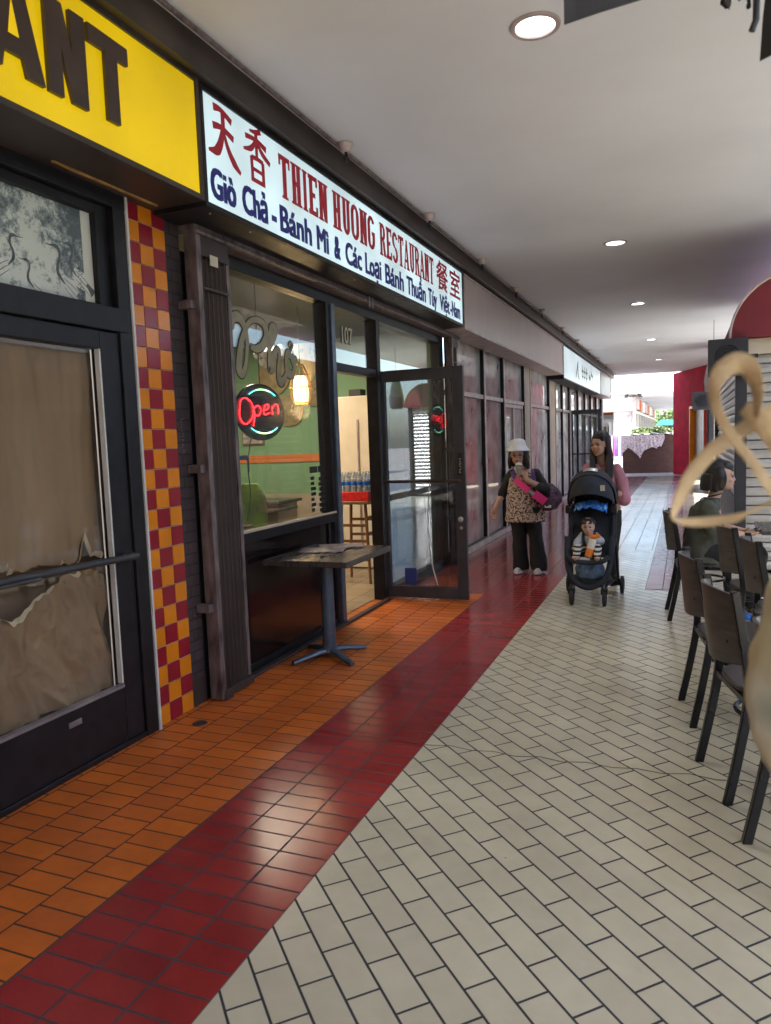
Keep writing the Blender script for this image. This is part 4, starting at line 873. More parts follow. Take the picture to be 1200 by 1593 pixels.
# ------------------------------------------------------------------ outdoor table by the window
t = thing('cafe_table', 'dark rectangular cafe table on a blue grey pedestal against the window', 'table', (-2.36, 4.62, 0))
tt = MB().box(-2.655, -2.02, 4.25, 5.02, .718, .757).build('table_top', 'tabletop', t, bevel=.004)
MB().tube([(-2.36, 4.62, .05), (-2.36, 4.62, .71)], [.050, .044], 20).lathe([(.06, .0), (.057, .02), (.050, .03)], (-2.36, 4.62, .045), n=20).box(-2.46, -2.26, 4.52, 4.72, .704, .7175).build('pedestal', 'bluegrey', t, smooth=True)
for k in range(4):
    a = R(45 + 12 + 90 * k); d = Vector((math.cos(a), math.sin(a), 0)); c0 = Vector((-2.36, 4.62, 0))
    P = [c0 + d * .02 + Vector((0, 0, .055)), c0 + d * .10 + Vector((0, 0, .05)), c0 + d * .22 + Vector((0, 0, .03)), c0 + d * .30 + Vector((0, 0, .016))]
    MB().tube(P, [.036, .032, .026, .020], 10, sy=.7).build('foot', 'bluegrey', t, smooth=True)
tm = thing('menu_card', 'laminated photo menu lying on the cafe table', 'menu', (-2.45, 4.9, .757))
m_ = MB(); T = Matrix.Translation((-2.42, 4.70, .762)) @ Matrix.Rotation(R(18), 4, 'Z')
m_.box(-.16, .16, -.12, .12, 0, .006, T=T); m_.build('left_page', 'menu', tm)
m_ = MB(); T = Matrix.Translation((-2.36, 4.88, .766)) @ Matrix.Rotation(R(28), 4, 'Z') @ Matrix.Rotation(R(2), 4, 'X'); m_.box(-.16, .16, -.08, .08, 0, .006, T=T); m_.build('right_page', 'menu', tm)
tag(MB().lathe([(0, 0), (.012, 0), (.013, .01), (.0, .016)], (-2.29, 4.42, .757), n=10).build('small_stopper', 'decalblack', smooth=True), 'tiny dark stopper lying on the near side of the cafe table', 'stopper')

# ------------------------------------------------------------------ shopfronts further down the left row
def far_front(y0, y1, mulls, label, halfdoor=None, name='far_shopfront'):
    t = thing(name, label, 'shopfront', (-2.75, (y0 + y1) / 2, 0), 'glazed shopfronts down the left row')
    bd, cp_ = MB(), MB()
    bd.box(-2.80, -2.655, y0, y1, 2.80, 2.85).box(-2.80, -2.70, y0, y1, 2.08, 2.15).box(-2.80, -2.69, y0, y1, .0, .10)
    for y in mulls: bd.box(-2.80, -2.665, y - .02, y + .04, .10, 2.80)
    bd.build('frame', 'dark', t, bevel=.003)
    for y in mulls: cp_.box(-2.665, -2.655, y - .022, y + .045, .10, 2.80)
    for a, b in zip(mulls, mulls[1:]): cp_.box(-2.70, -2.672, a + .046, b - .024, 2.085, 2.145)
    cp_.box(-2.69, -2.66, y0, y1, .0, .075).box(-2.655, -2.648, y0, y1, 2.80, 2.84)
    cp_.build('worn_trim', 'pinktrim', t, bevel=.002)
    fm = MB()
    for i, (a, b) in enumerate(zip(mulls, mulls[1:])):
        if (i + int(y0)) % 3 != 1 or name: fm.box(-2.80, -2.795, a + .045, b - .025, .10, 2.075).box(-2.80, -2.795, a + .045, b - .025, 2.155, 2.79)
    fm.build('reflection_film', 'film', t)
    for a, b in zip(mulls, mulls[1:]):
        MB().box(-2.722, -2.717, a + .04, b - .02, .10, 2.08).build('pane', 'farglass', t)
        MB().box(-2.722, -2.717, a + .04, b - .02, 2.15, 2.80).build('transom_pane', 'farglass', t)
    if halfdoor:
        a, b = halfdoor; m = (a + b) / 2
        MB().box(-2.74, -2.69, a + .045, a + .10, .1, 2.02).box(-2.74, -2.69, b - .08, b - .025, .1, 2.02).box(-2.74, -2.688, m - .05, m + .05, .1, 2.02).box(-2.74, -2.69, a + .045, b - .025, 2.02, 2.078).build('door_leafs', 'pinktrim', t, bevel=.002)
    MB().box(-3.9, -2.95, y0, y1, -.0, .008).box(-3.92, -3.90, y0, y1, 0, 2.85).build('shop_interior', 'interior', t)
    return t
far_front(8.92, 13.36, [8.98, 10.42, 11.66, 13.28], 'first pale framed shopfront past the open door, with narrow double leaves', (11.66, 13.28))
far_front(13.78, 16.0, [13.82, 15.92], 'single wide pane shopfront between the two pale pillars')
far_front(16.65, 19.0, [16.7, 17.75, 18.9], 'narrow two pane shopfront beyond the beige pillar, behind the hatted woman')
far_front(19.0, 26.6, [19.04, 20.5, 22.0, 23.4, 24.9, 26.5], 'last long shopfront below the calligraphy sign')
for i, (a, b_, lab) in enumerate(((13.38, 13.76, 'pale beige pillar between the first and second far shopfronts'), (16.02, 16.63, 'wider beige pillar standing just beyond the single pane shopfront'))):
    t = thing('shop_pillar', lab, 'pillar', (-2.72, a, 0)); MB().box(-2.80, -2.66, a, b_, .0, 2.84).build('shaft', 'beige', t, bevel=.01); MB().box(-2.80, -2.652, a - .008, b_ + .008, 0, .1).build('base', 'pinktrim', t, bevel=.004)
for i in range(12):
    y = 9.4 + i * 1.25
    t = tag(MB().box(-2.69, -2.60, y, y + .05, 2.855, 2.90).build('gate_hook', 'brownmetal', bevel=.003), ordn[min(i, 9)] + ' small metal hook under the mauve sign row' + ('' if i < 10 else ', near its far end'), 'hook', 'metal hooks under the mauve sign row')
D2 = thing('far_glass_door', 'dark framed glass door standing open far down the row beside the long haired woman', 'door', (-2.68, 19.1, 0))
MB().box(-2.70, -2.62, 19.08, 19.13, .02, 2.15).box(-2.02, -1.94, 19.08, 19.13, .02, 2.15).box(-2.62, -2.02, 19.08, 19.13, .02, .14).box(-2.62, -2.02, 19.08, 19.13, 2.05, 2.15).build('door_frame', 'post', D2, bevel=.003)
MB().box(-2.62, -2.02, 19.10, 19.106, .14, 2.05).build('pane', 'doorglass', D2)
MB().tube([(-2.64, 19.05, 1.05), (-2.0, 19.05, 1.05)], .015, 8).build('push_bar', 'blackmetal', D2)
# end of the row
t = thing('row_end_wall', 'end wall of the left shop row', 'wall', (-4, 27, 0)); MB().box(-9, -2.81, 26.65, 27.0, 0, 3.6).build('end_wall', 'beige', t); MB().box(-2.81, -2.66, 26.62, 27.02, 0, 3.42).build('end_post', 'brownmetal', t, bevel=.01)

# ------------------------------------------------------------------ right side kiosks
def shutter(mb, along, c, a0, a1, z0, z1, flip=1):
    n = int((z1 - z0) / .095)
    for i in range(n):
        z = z0 + (z1 - z0) * i / n; h = (z1 - z0) / n
        prof = [(0, 0), (.022, .010), (.026, h * .55), (.008, h * .93), (0, h * .95)]
        for (d0, q0), (d1, q1) in zip(prof, prof[1:]):
            if along == 'x': mb.quad((a0, c - d0, z + q0), (a1, c - d0, z + q0), (a1, c - d1, z + q1), (a0, c - d1, z + q1))
            else: mb.quad((c - d0, a0, z + q0), (c - d0, a1, z + q0), (c - d1, a1, z + q1), (c - d1, a0, z + q1))
def kiosk(x0, x1, y0, y1, r_, label, zt=2.44):
    k = thing('market_kiosk', label, 'kiosk', ((x0 + x1) / 2, y0, 0), 'shuttered kiosks under burgundy arched roofs')
    for (a, b) in ((x0, y0), (x1 - .11, y0), (x0, y1 - .11), (x1 - .11, y1 - .11)):
        MB().box(a, a + .11, b, b + .11, 0, zt).build('corner_post', 'post', k, bevel=.006)
    MB().box(x0 + .02, x1 - .02, y0 + .02, y1 - .02, zt - .16, zt).build('header_beam', 'creamwall', k, bevel=.004)
    m_ = MB(); shutter(m_, 'x', y0 + .07, x0 + .11, x1 - .11, .04, zt - .16); m_.build('front_shutter', 'slat', k, recalc=False)
    m_ = MB(); shutter(m_, 'y', x0 + .07, y0 + .11, y1 - .11, .75, zt - .16); m_.build('side_shutter', 'slat', k, recalc=False)
    MB().box(x0 + .04, x0 + .08, y0 + .11, y1 - .11, 0, .75).box(x1 - .08, x1 - .05, y0 + .11, y1 - .11, 0, zt - .16).box(x0 + .11, x1 - .11, y1 - .08, y1 - .05, 0, zt - .16).build('side_panel', 'post', k)
    cx = (x0 + x1) / 2; m_ = MB(); n = 26
    pr2 = [(cx + r_ * math.cos(math.pi * i / n), zt + .005 + r_ * math.sin(math.pi * i / n)) for i in range(n + 1)]
    m_.prism(pr2, lambda u, v, d: (u, d, v), y0 - .08, y1 + .05); m_.build('arched_roof', 'burgundy', k, smooth=True, ang=40)
    rim = MB()
    rim.tube([(u, y0 - .085, v) for u, v in pr2], .014, 6); rim.build('arch_rim', 'pinktrim', k, smooth=True)
    return k
kiosk(.48, 1.62, 8.5, 14.2, .63, 'near shuttered kiosk with burgundy arched roof behind the seated woman')
kiosk(.52, 1.60, 19.2, 20.8, .62, 'second shuttered kiosk with burgundy arched roof, further back by the red wall')
def fanbox(x, y, z, s, lab):
    t = thing('speaker_box', lab, 'speaker', (x, y, z), 'square black boxes on the kiosk posts')
    MB().box(x - s / 2, x + s / 2, y - .14, y, z - s / 2, z + s / 2).build('housing', 'post', t, bevel=.008)
    m_ = MB(); T = Matrix.Translation((x, y - .145, z)) @ Matrix.Rotation(R(90), 4, 'X')
    for r_ in (.12, .09, .06, .03): m_.tube([T @ Vector((s / .38 * r_ * math.cos(a * .2618), s / .38 * r_ * math.sin(a * .2618), 0)) for a in range(25)], .006, 5)
    for a in range(6): m_.tube([T @ Vector((0, 0, 0)), T @ Vector((s / .38 * .12 * math.cos(a * 1.047), s / .38 * .12 * math.sin(a * 1.047), 0))], .006, 5)
    m_.build('round_grille', 'blackmetal', t)
    MB().box(x + s / 2, x + s / 2 + .09, y - .09, y - .05, z - .02, z + .02).build('bracket', 'blackmetal', t)
fanbox(.40, 8.44, 2.25, .37, 'large square black box with round grille on the near kiosk corner')
fanbox(.36, 19.1, 2.22, .42, 'smaller looking black box with round grille on the far kiosk corner')
t = thing('hanging_white_cloth', 'white translucent cloth hanging between the two kiosks', 'cloth', (.42, 15.5, 2.6))
m_ = MB(); m_.lathe([(.02, .62), (.09, .5), (.14, .3), (.17, .1), (.15, -.05), (.12, -.1)], (.50, 15.5, 2.35), n=16, cap=True); m_.build('cloth_bag', 'whitehat', t, smooth=True); MB().tube([(.50, 15.5, 2.95), (.50, 15.5, 3.6)], .005, 5).build('cord', 'decalblack', t)
# oblique red stucco wall with a grey doorway
O0 = Vector((-.40, 28.7, 0)); O1 = Vector((1.81, 22.33, 0)); dw = (O1 - O0).normalized(); nw = Vector((-dw.y, dw.x, 0))
if nw.y > 0: nw = -nw
Wl = (O1 - O0).length
def wbox(mb, s0, s1, d0, d1, z0, z1):
    p = [O0 + dw * s_ + nw * d_ + Vector((0, 0, z_)) for s_ in (s0, s1) for d_ in (d0, d1) for z_ in (z0, z1)]
    return mb.add(p, [(0, 1, 3, 2), (4, 6, 7, 5), (0, 4, 5, 1), (2, 3, 7, 6), (0, 2, 6, 4), (1, 5, 7, 3)])
t = thing('red_wall', 'tall crimson stucco wall at the far end right of the planter', 'wall', tuple((O0 + O1) / 2))
wbox(MB(), 0, 1.65, -.3, 0, 0, 3.59).build('wall_panel', 'redstucco', t); wbox(wbox(MB(), 1.65, 2.95, -.3, -.004, 2.36, 3.59), 2.95, Wl, -.3, 0, 0, 3.59).build('wall_panel', 'redstucco', t)
t2 = thing('grey_doorway', 'pale grey double doors set in the crimson wall', 'door', tuple(O0 + dw * 2.3))
wbox(wbox(MB(), 1.66, 2.28, -.22, -.16, 0, 2.24), 2.30, 2.94, -.22, -.16, 0, 2.24).build('door_leaf', 'slat', t2); wbox(MB(), 1.65, 2.95, -.2, .02, 2.26, 2.35).build('door_head', 'wallorange', t2); wbox(wbox(MB(), 1.652, 1.70, -.16, .02, 0, 2.26), 2.90, 2.948, -.16, .02, 0, 2.26).build('door_jamb', 'wallorange', t2)
# planter with gauze
t = thing('brick_planter', 'waist high brown brick planter at the far end of the walkway', 'planter', (-1.2, 29.6, 0))
MB().box(-2.22, -.28, 29.6, 29.75, 0, 1.42).build('front_wall', 'planterbrick', t); MB().box(-2.22, -.28, 30.9, 31.05, 0, 1.42).build('back_wall', 'planterbrick', t); MB().box(-2.22, -2.07, 29.75, 30.9, 0, 1.42).box(-.43, -.28, 29.75, 30.9, 0, 1.42).build('side_wall', 'planterbrick2', t); MB().box(-2.07, -.43, 29.75, 30.9, 0, 1.3).build('soil', 'bark', t)
def leafclump(n, c, r_, s, rs, flat_=.5):
    m = MB()
    for i in range(n):
        v = Vector((rs.gauss(0, 1), rs.gauss(0, 1), rs.gauss(0, 1))).normalized() * (rs.random() ** .4)
        p = Vector(c) + Vector((v.x * r_[0], v.y * r_[1], v.z * r_[2])); q = Euler((rs.uniform(0, 6.3), rs.uniform(0, 6.3), rs.uniform(0, 6.3))).to_matrix(); k = s * rs.uniform(.6, 1.3)
        m.add([p + q @ Vector(a) * k for a in ((0, -.5, 0), (.35 * flat_ * 2, 0, .08), (0, .6, 0), (-.35 * flat_ * 2, 0, .08))], [(0, 1, 2, 3)])
    return m
rs = random.Random(3)
for x, lab in ((-1.55, 'leafy green bush on the left of the brick planter'), (-.95, 'leafy green bush on the right of the brick planter')):
    t = thing('planter_bush', lab, 'bush', (x, 30.1, 1.3), 'bushes in the brick planter')
    leafclump(380, (x, 30.15, 1.55), (.42, .35, .2), .11, rs).build('leaves', 'leaf2', t, recalc=False)
    mm = MB()
    for i in range(7): mm.tube([(x, 30.15, 1.3), (x + rs.uniform(-.3, .3), 30.15 + rs.uniform(-.2, .2), 1.6)], .008, 5)
    mm.build('stems', 'bark', t)
t = thing('gauze_drape', 'torn pinkish gauze cloth draped over the front of the brick planter', 'drape', (-1.4, 29.6, 1.42))
m_ = MB(); nx, nz_ = 70, 40; vv = []; ff = []
def glo(u): # lower edge in z
    pts_ = [(0, .72), (.14, .98), (.25, .86), (.42, .66), (.47, .55), (.55, .84), (.72, .98), (.80, .92), (.86, 1.02), (.9, .98), (1, 1.3)]
    for (a, b), (c_, d_) in zip(pts_, pts_[1:]):
        if a <= u <= c_: return b + (d_ - b) * (u - a) / (c_ - a)
    return 1.3
for j in range(nz_ + 1):
    for i in range(nx + 1):
        u = i / nx; v = j / nz_; x = -2.27 + 1.55 * u; zt = 1.44; z = zt + (glo(u) - zt) * v
        vv.append((x + .04 * v * math.sin(u * 9), 29.585 - .05 * abs(noise.noise(Vector((u * 14, v * .8, 1)))) - .02 * v, z))
for j in range(nz_):
    for i in range(nx):
        if rs.random() < .07 + .08 * (j / nz_): continue
        k = j * (nx + 1) + i; ff.append((k, k + 1, k + nx + 2, k + nx + 1))
m_.add(vv, ff); m_.build('hanging_gauze', 'cloth', t, smooth=True, ang=180, recalc=False)
m_ = MB(); vv = []; ff = []
for j in range(9):
    for i in range(41): x = -2.25 + 2.05 * i / 40; vv.append((x, 29.56 + .5 * j / 8, 1.445 + .05 * noise.noise(Vector((x * 4, j * .4, 2))) + .03))
for j in range(8):
    for i in range(40): k = j * 41 + i; ff.append((k, k + 1, k + 42, k + 41))
m_.add(vv, ff).build('top_cloth', 'cloth', t, smooth=True, ang=180, recalc=False)

# ------------------------------------------------------------------ far buildings and trees
t = thing('far_arcade_building', 'pale shop row with white window grid and hanging signs beyond the open gap', 'building', (-3, 50, 0))
MB().box(-9, -2.5, 41.95, 42.2, 2.72, 3.58).build('white_fascia', 'whitewall', t)
MB().box(-2.62, -2.46, 41.9, 42.25, 0, 3.58).build('corner_post', 'pinktrim', t)
m_ = MB(); g_ = MB(); sg = MB()
for i in range(10):
    y = 42.5 + i * 2.9
    m_.box(-2.62, -2.50, y, y + .16, 0, 2.72); g_.box(-2.66, -2.60, y + .16, y + 2.9, .1, 2.66)
m_.box(-2.62, -2.49, 42.2, 73, 2.62, 2.74).box(-2.62, -2.49, 42.2, 73, 1.78, 1.88).box(-2.62, -2.49, 42.2, 73, 0, .2)
m_.build('window_grid', 'whitewall', t); g_.build('dark_glass', 'blackpanel', t)
MB().box(-2.9, -2.66, 42.2, 73, 0, 3.58).build('facade', 'beige', t)
for i in range(9):
    y = 43.2 + i * 3.3
    MB().box(-2.60, -2.45, y, y + 2.2, 2.85, 3.45).build('shop_sign', ('pinktrim', 'orangeroof', 'whitesign2')[i % 3] if i else 'pinkpanel', t)
MB().box(-3.6, -2.66, 42.0, 42.12, 0, 2.70).build('return_glass', 'farglass', t)
t = thing('floodlight', 'twin bulb floodlight on the corner of the far fascia', 'floodlight', (-2.55, 41.6, 3.5))
MB().lathe([(0, 0), (.12, .02), (.17, .2), (0, .2)], T=Matrix.Translation((-2.35, 41.6, 3.5)) @ Matrix.Rotation(R(70), 4, 'Y'), n=14).lathe([(0, 0), (.1, .02), (.15, .18), (0, .18)], T=Matrix.Translation((-2.8, 41.6, 3.5)) @ Matrix.Rotation(R(-70), 4, 'Y'), n=14).tube([(-2.8, 41.7, 3.5), (-2.3, 41.7, 3.5)], .04, 8).build('lamp_heads', 'darkgrey', t, smooth=True)
t = thing('orange_roofed_building', 'white stucco building with orange tiled roof seen through the gap at the far left', 'building', (-6, 60, 0))
MB().box(-14, -3.2, 60, 66, 0, 3.0).build('wall', 'whitewall', t)
m_ = MB(); m_.prism([(59.2, 3.0), (63, 5.2), (66.5, 3.0)], lambda u, v, d: (d, u, v), -14.5, -3.0); m_.build('roof', 'orangeroof', t)
MB().box(-14.4, -3.0, 58.6, 59.9, 2.3, 2.65).build('awning', 'whitehat', t)
for x in (-9.5, -8.0, -6.5, -5.6, -4.2): MB().box(x, x + .8, 59.95, 60.0, .4 if x != -5.6 else 0, 2.1).build('window' if x != -5.6 else 'door', 'blackpanel', t)
for x in (-7.1, -4.9): tag(MB().lathe([(.28, 0), (.24, .2), (.22, 2.2), (.28, 2.4)], (x, 56, 0), n=16).build('white_column', 'whitewall', smooth=True), 'white round column seen through the far left gap' + (', the left one' if x < -6 else ', the right one'), 'column')
t = thing('parasol', 'closed bright blue parasol on its pole past the end of the row', 'parasol', (-3.35, 48, 0))
MB().lathe([(.03, 2.75), (.10, 2.5), (.22, 1.6), (.30, .95), (.24, .9), (.0, .92)], (-3.35, 48, 0), n=9).build('folded_canopy', 'bluecloth', t); MB().tube([(-3.35, 48, 0), (-3.35, 48, 2.8)], .03, 8).lathe([(.3, 0), (.3, .08), (0, .1)], (-3.35, 48, 0), n=16).build('pole', 'whitetrim', t)
tag(MB().box(-3.9, -3.5, 52, 52.1, .95, 1.35).box(-3.75, -3.65, 52.02, 52.08, 0, .95).build('notice_board', 'signblack'), 'small dark notice board on a post past the end of the row', 'notice board')
# goods and shoppers on the far left, tiny
rs = random.Random(14)
for i, (x, y, m_n, lab) in enumerate(((-2.72, 33, 'purple', 'rack of purple and pink garments standing past the end of the left row'), (-2.50, 33.6, 'bluecloth', 'rack of bright blue garments just left of the planter'))):
    t = thing('garment_rack', lab, 'garment rack', (x, y, 0))
    MB().tube([(x - .3, y, 0), (x - .3, y, 1.5), (x + .3, y, 1.5), (x + .3, y, 0)], .015, 6).build('rail', 'silver', t)
    for k in range(6):
        xx = x - .27 + k * .1; MB().prism([(-.16, .55), (.16, .55), (.14, 1.3), (.05, 1.45), (-.05, 1.45), (-.14, 1.3)], lambda u, v, d, xx=xx: (xx + d, y + u, v), -.03, .03).build('garment', (m_n, 'pink', 'hotpink', m_n, 'whitehat', m_n)[k], t, bevel=.01)
def tree(x, y, h, r_, lab, n=2600):
    t = thing('tree', lab, 'tree', (x, y, 0), 'trees beyond the far arcade'); rs = random.Random(int(x * 7 + y))
    m = MB().tube([(x, y, 0), (x + .1, y, h * .3), (x, y, h * .55)], [.28, .2, .12], 10)
    for i in range(7): a = i * .9; m.tube([(x, y, h * .35), (x + r_ * .4 * math.cos(a), y + r_ * .4 * math.sin(a), h * .6), (x + r_ * .7 * math.cos(a), y + r_ * .7 * math.sin(a), h * .75)], [.1, .06, .03], 6)
    m.build('trunk', 'bark', t, smooth=True)
    for q in range(2):
        m = MB()
        for c_ in range(9):
            a = rs.uniform(0, 6.3); rr_ = rs.uniform(.1, .75) * r_; cc = (x + rr_ * math.cos(a), y + rr_ * math.sin(a), h * rs.uniform(.45, .9)); k = rs.uniform(.28, .45) * r_
            m2 = leafclump(n // 18, cc, (k, k, k * .8), .34, rs); m.add(m2.v, m2.f)
        m.build('crown', ('leaf', 'leaf2')[q], t, recalc=False)
tree(-1.6, 88, 5.2, 4.2, 'leafy tree in bright light beyond the end of the far arcade'); tree(3.5, 92, 5.6, 4.2, 'second tree beyond the far arcade, right of the first'); tree(-9, 80, 5.2, 3.6, 'tree behind the orange roofed building')
tag(MB().box(-12, 8, 96, 96.3, 0, 2.6).build('far_white_wall', 'whitewall'), 'low bright white wall under the far trees', 'wall')
t = thing('blue_canopy', 'small blue market canopy below the far tree', 'canopy', (-2.3, 78, 0)); MB().prism([(-1.0, 2.2), (1.0, 2.2), (.7, 2.7), (-.7, 2.7)], lambda u, v, d: (-1.6 + u, d, v), 77, 79).build('canopy_top', 'bluecloth', t)
for x in (-2.5, -.7): MB().tube([(x, 77.1, 0), (x, 77.1, 2.2)], .04, 6).build('pole', 'whitetrim', t)
# courtyard buildings to the right: not in frame, but the panes and the glossy floor mirror them
t = thing('rear_building', 'dark shop building closing the walkway behind the camera, mirrored in the open door', 'building', (0, -12, 0)); MB().box(-8, 9, -12.5, -12, 0, 6).build('dark_wall', 'intdark', t); MB().box(-1.5, 1.0, -11.99, -11.9, 2.4, 3.4).build('red_board', 'burgundy', t); MB().box(-3, 5, -11.98, -11.95, .2, 2.2).build('window', 'blackpanel', t)
t = thing('courtyard_building', 'red and white building across the courtyard, mirrored in the shop glass', 'building', (10, 15, 0))
MB().box(5.8, 6.3, -6, 9, 0, 3.6).build('dark_wall', 'intdark', t); MB().box(5.7, 5.8, -6, 9, 2.9, 3.6).build('dark_fascia', 'brownsoffit', t); MB().box(9.5, 10, 9, 34, 0, 4.2).build('wall', 'interior', t); MB().box(9.4, 9.5, 9, 34, 2.8, 3.6).build('fascia', 'brownsoffit', t)
for i in range(6): MB().box(9.42, 9.49, 10 + i * 3.9, 12.8 + i * 3.9, .5, 2.6).build('window', 'blackpanel', t)

# ------------------------------------------------------------------ chairs and tables on the right
def make_chair(lab):
    c = thing('dining_chair', lab, 'chair', (0, 0, 0), 'black metal chairs with grey wood backs along the right', local=True)
    for s in (-1, 1):
        w0 = .205 * s
        pts = [(-.075, w0, 0), (-.03, w0 * .98, .22), (.005, w0 * .96, .44), (-.005, w0 * .96, .60), (-.05, w0 * .97, .88)]
        P = bezier(pts, 4); m = MB()
        for a, b in zip(P, P[1:]):
            pass
        vv = []; ff = []
        for p in P:
            for dx, dy in ((-.018, -.014), (.018, -.014), (.018, .014), (-.018, .014)): vv.append((p.x + dx, p.y + dy, p.z))
        n = len(P)
        for i in range(n - 1):
            for k in range(4): ff.append((i * 4 + k, i * 4 + (k + 1) % 4, i * 4 + 4 + (k + 1) % 4, i * 4 + 4 + k))
        ff += [(3, 2, 1, 0), (4 * n - 4, 4 * n - 3, 4 * n - 2, 4 * n - 1)]
        m.add(vv, ff); m.build('rear_leg', 'blackmetal', c, bevel=.004)
        MB().add([(.36 + a, .17 * s + b, z) if z > .1 else (.40 + a, .185 * s + b, z) for z in (0, .435) for a, b in ((-.013, -.013), (.013, -.013), (.013, .013), (-.013, .013))], [(0, 1, 2, 3), (4, 7, 6, 5), (0, 4, 5, 1), (1, 5, 6, 2), (2, 6, 7, 3), (3, 7, 4, 0)]).build('front_leg', 'blackmetal', c, bevel=.003)
    # curved back panel
    m = MB(); ny, nz2 = 14, 8; vv = []; ff = []
    for sd_ in (0, 1):
        for j in range(nz2 + 1):
            for i in range(ny + 1):
                u = i / ny * 2 - 1; v = j / nz2; z = .575 + .285 * v + .018 * (1 - u * u) * (1 if v > .5 else -.9) * (abs(v - .5) * 2)
                x = -.012 - .034 * v - .072 * (1 - u * u) + (.013 if sd_ else 0); vv.append((x, u * .188, z))
    N_ = (ny + 1) * (nz2 + 1)
    for j in range(nz2):
        for i in range(ny):
            k = j * (ny + 1) + i; ff.append((k, k + 1, k + ny + 2, k + ny + 1)); ff.append((N_ + k, N_ + k + ny + 1, N_ + k + ny + 2, N_ + k + 1))
    for i in range(ny): ff.append((i, N_ + i, N_ + i + 1, i + 1)); k = nz2 * (ny + 1) + i; ff.append((k, k + 1, N_ + k + 1, N_ + k))
    for j in range(nz2): k = j * (ny + 1); ff.append((k, k + ny + 1, N_ + k + ny + 1, N_ + k)); k += ny; ff.append((k, N_ + k, N_ + k + ny + 1, k + ny + 1))
    bk = m.add(vv, ff).build('back_panel', 'chairwood', c, smooth=True, ang=40)
    for s in (-1, 1): MB().lathe([(0, 0), (.009, 0), (.007, .004), (0, .005)], n=10, T=Matrix.Translation((-.058, .13 * s, .66)) @ Matrix.Rotation(R(-90), 4, 'Y')).build('bolt', 'blackmetal', bk)
    m = MB(); prof = []
    for k in range(28):
        a = 2 * math.pi * k / 28; ca, sa = math.cos(a), math.sin(a); q = (abs(ca) ** 3.2 + abs(sa) ** 3.2) ** (-1 / 3.2); prof.append((.185 + .2 * q * ca, .205 * q * sa))
    m.prism(prof, lambda u, v, d: (u, v, d), .445, .468); m.build('seat', 'seat', c, bevel=.006)
    m = MB(); P = [(.19 + .165 * math.cos(a * .2618), .165 * math.sin(a * .2618), .32) for a in range(25)]
    m.tube(P, .010, 8, cap=False); m.build('ring_brace', 'blackmetal', c, smooth=True)
    MB().box(.0, .36, -.185, -.160, .415, .44).box(.0, .36, .160, .185, .415, .44).box(-.01, .015, -.19, .19, .415, .44).build('seat_frame', 'blackmetal', c, bevel=.003)
    return c
ch = make_chair('nearest full chair on the right, its grey wood back turned to the camera')
ch.location = (.185, 3.385, 0); ch.rotation_euler = (0, 0, R(14))
dup(ch, (.085, 4.19, 0), R(8), 'second chair from the camera on the right, left of the nearest one')
dup(ch, (-.055, 6.47, 0), R(4), 'chair the seated woman in olive sits on')
dup(ch, (.315, 5.50, 0), R(10), 'chair standing empty just in front of the seated woman')
dup(ch, (.425, 4.85, 0), R(4), 'chair turned a little away, at the right edge behind the hanging paper lantern')
dup(ch, (.335, 2.70, 0), R(14), 'cut off chair at the right edge, only its leg showing below the paper lantern')
def rtable(x, y, lab):
    t = thing('bistro_table', lab, 'table', (x, y, 0), 'tables along the right side')
    MB().box(x - .33, x + .33, y - .33, y + .33, .725, .755).build('table_top', 'tabletop', t, bevel=.006)
    MB().tube([(x, y, .03), (x, y, .725)], .035, 14).build('column', 'blackmetal', t, smooth=True)
    MB().box(x - .3, x + .3, y - .035, y + .035, 0, .03).box(x - .035, x + .035, y - .3, y + .3, 0, .032).build('base', 'blackmetal', t, bevel=.004)
rtable(.98, 3.4, 'dark square table beside the nearest chair'); rtable(.90, 4.4, 'dark square table beside the second chair'); rtable(.86, 6.45, 'dark square table in front of the seated woman')
t = tag(MB().box(.66, .70, 6.1, 6.4, .757, .98, T=Matrix.Translation((.1, 0, 0))).build('menu_stand', 'silver', bevel=.003), 'silver edged menu stand on the table in front of the seated woman', 'menu stand')
t.rotation_euler = (0, 0, 0)

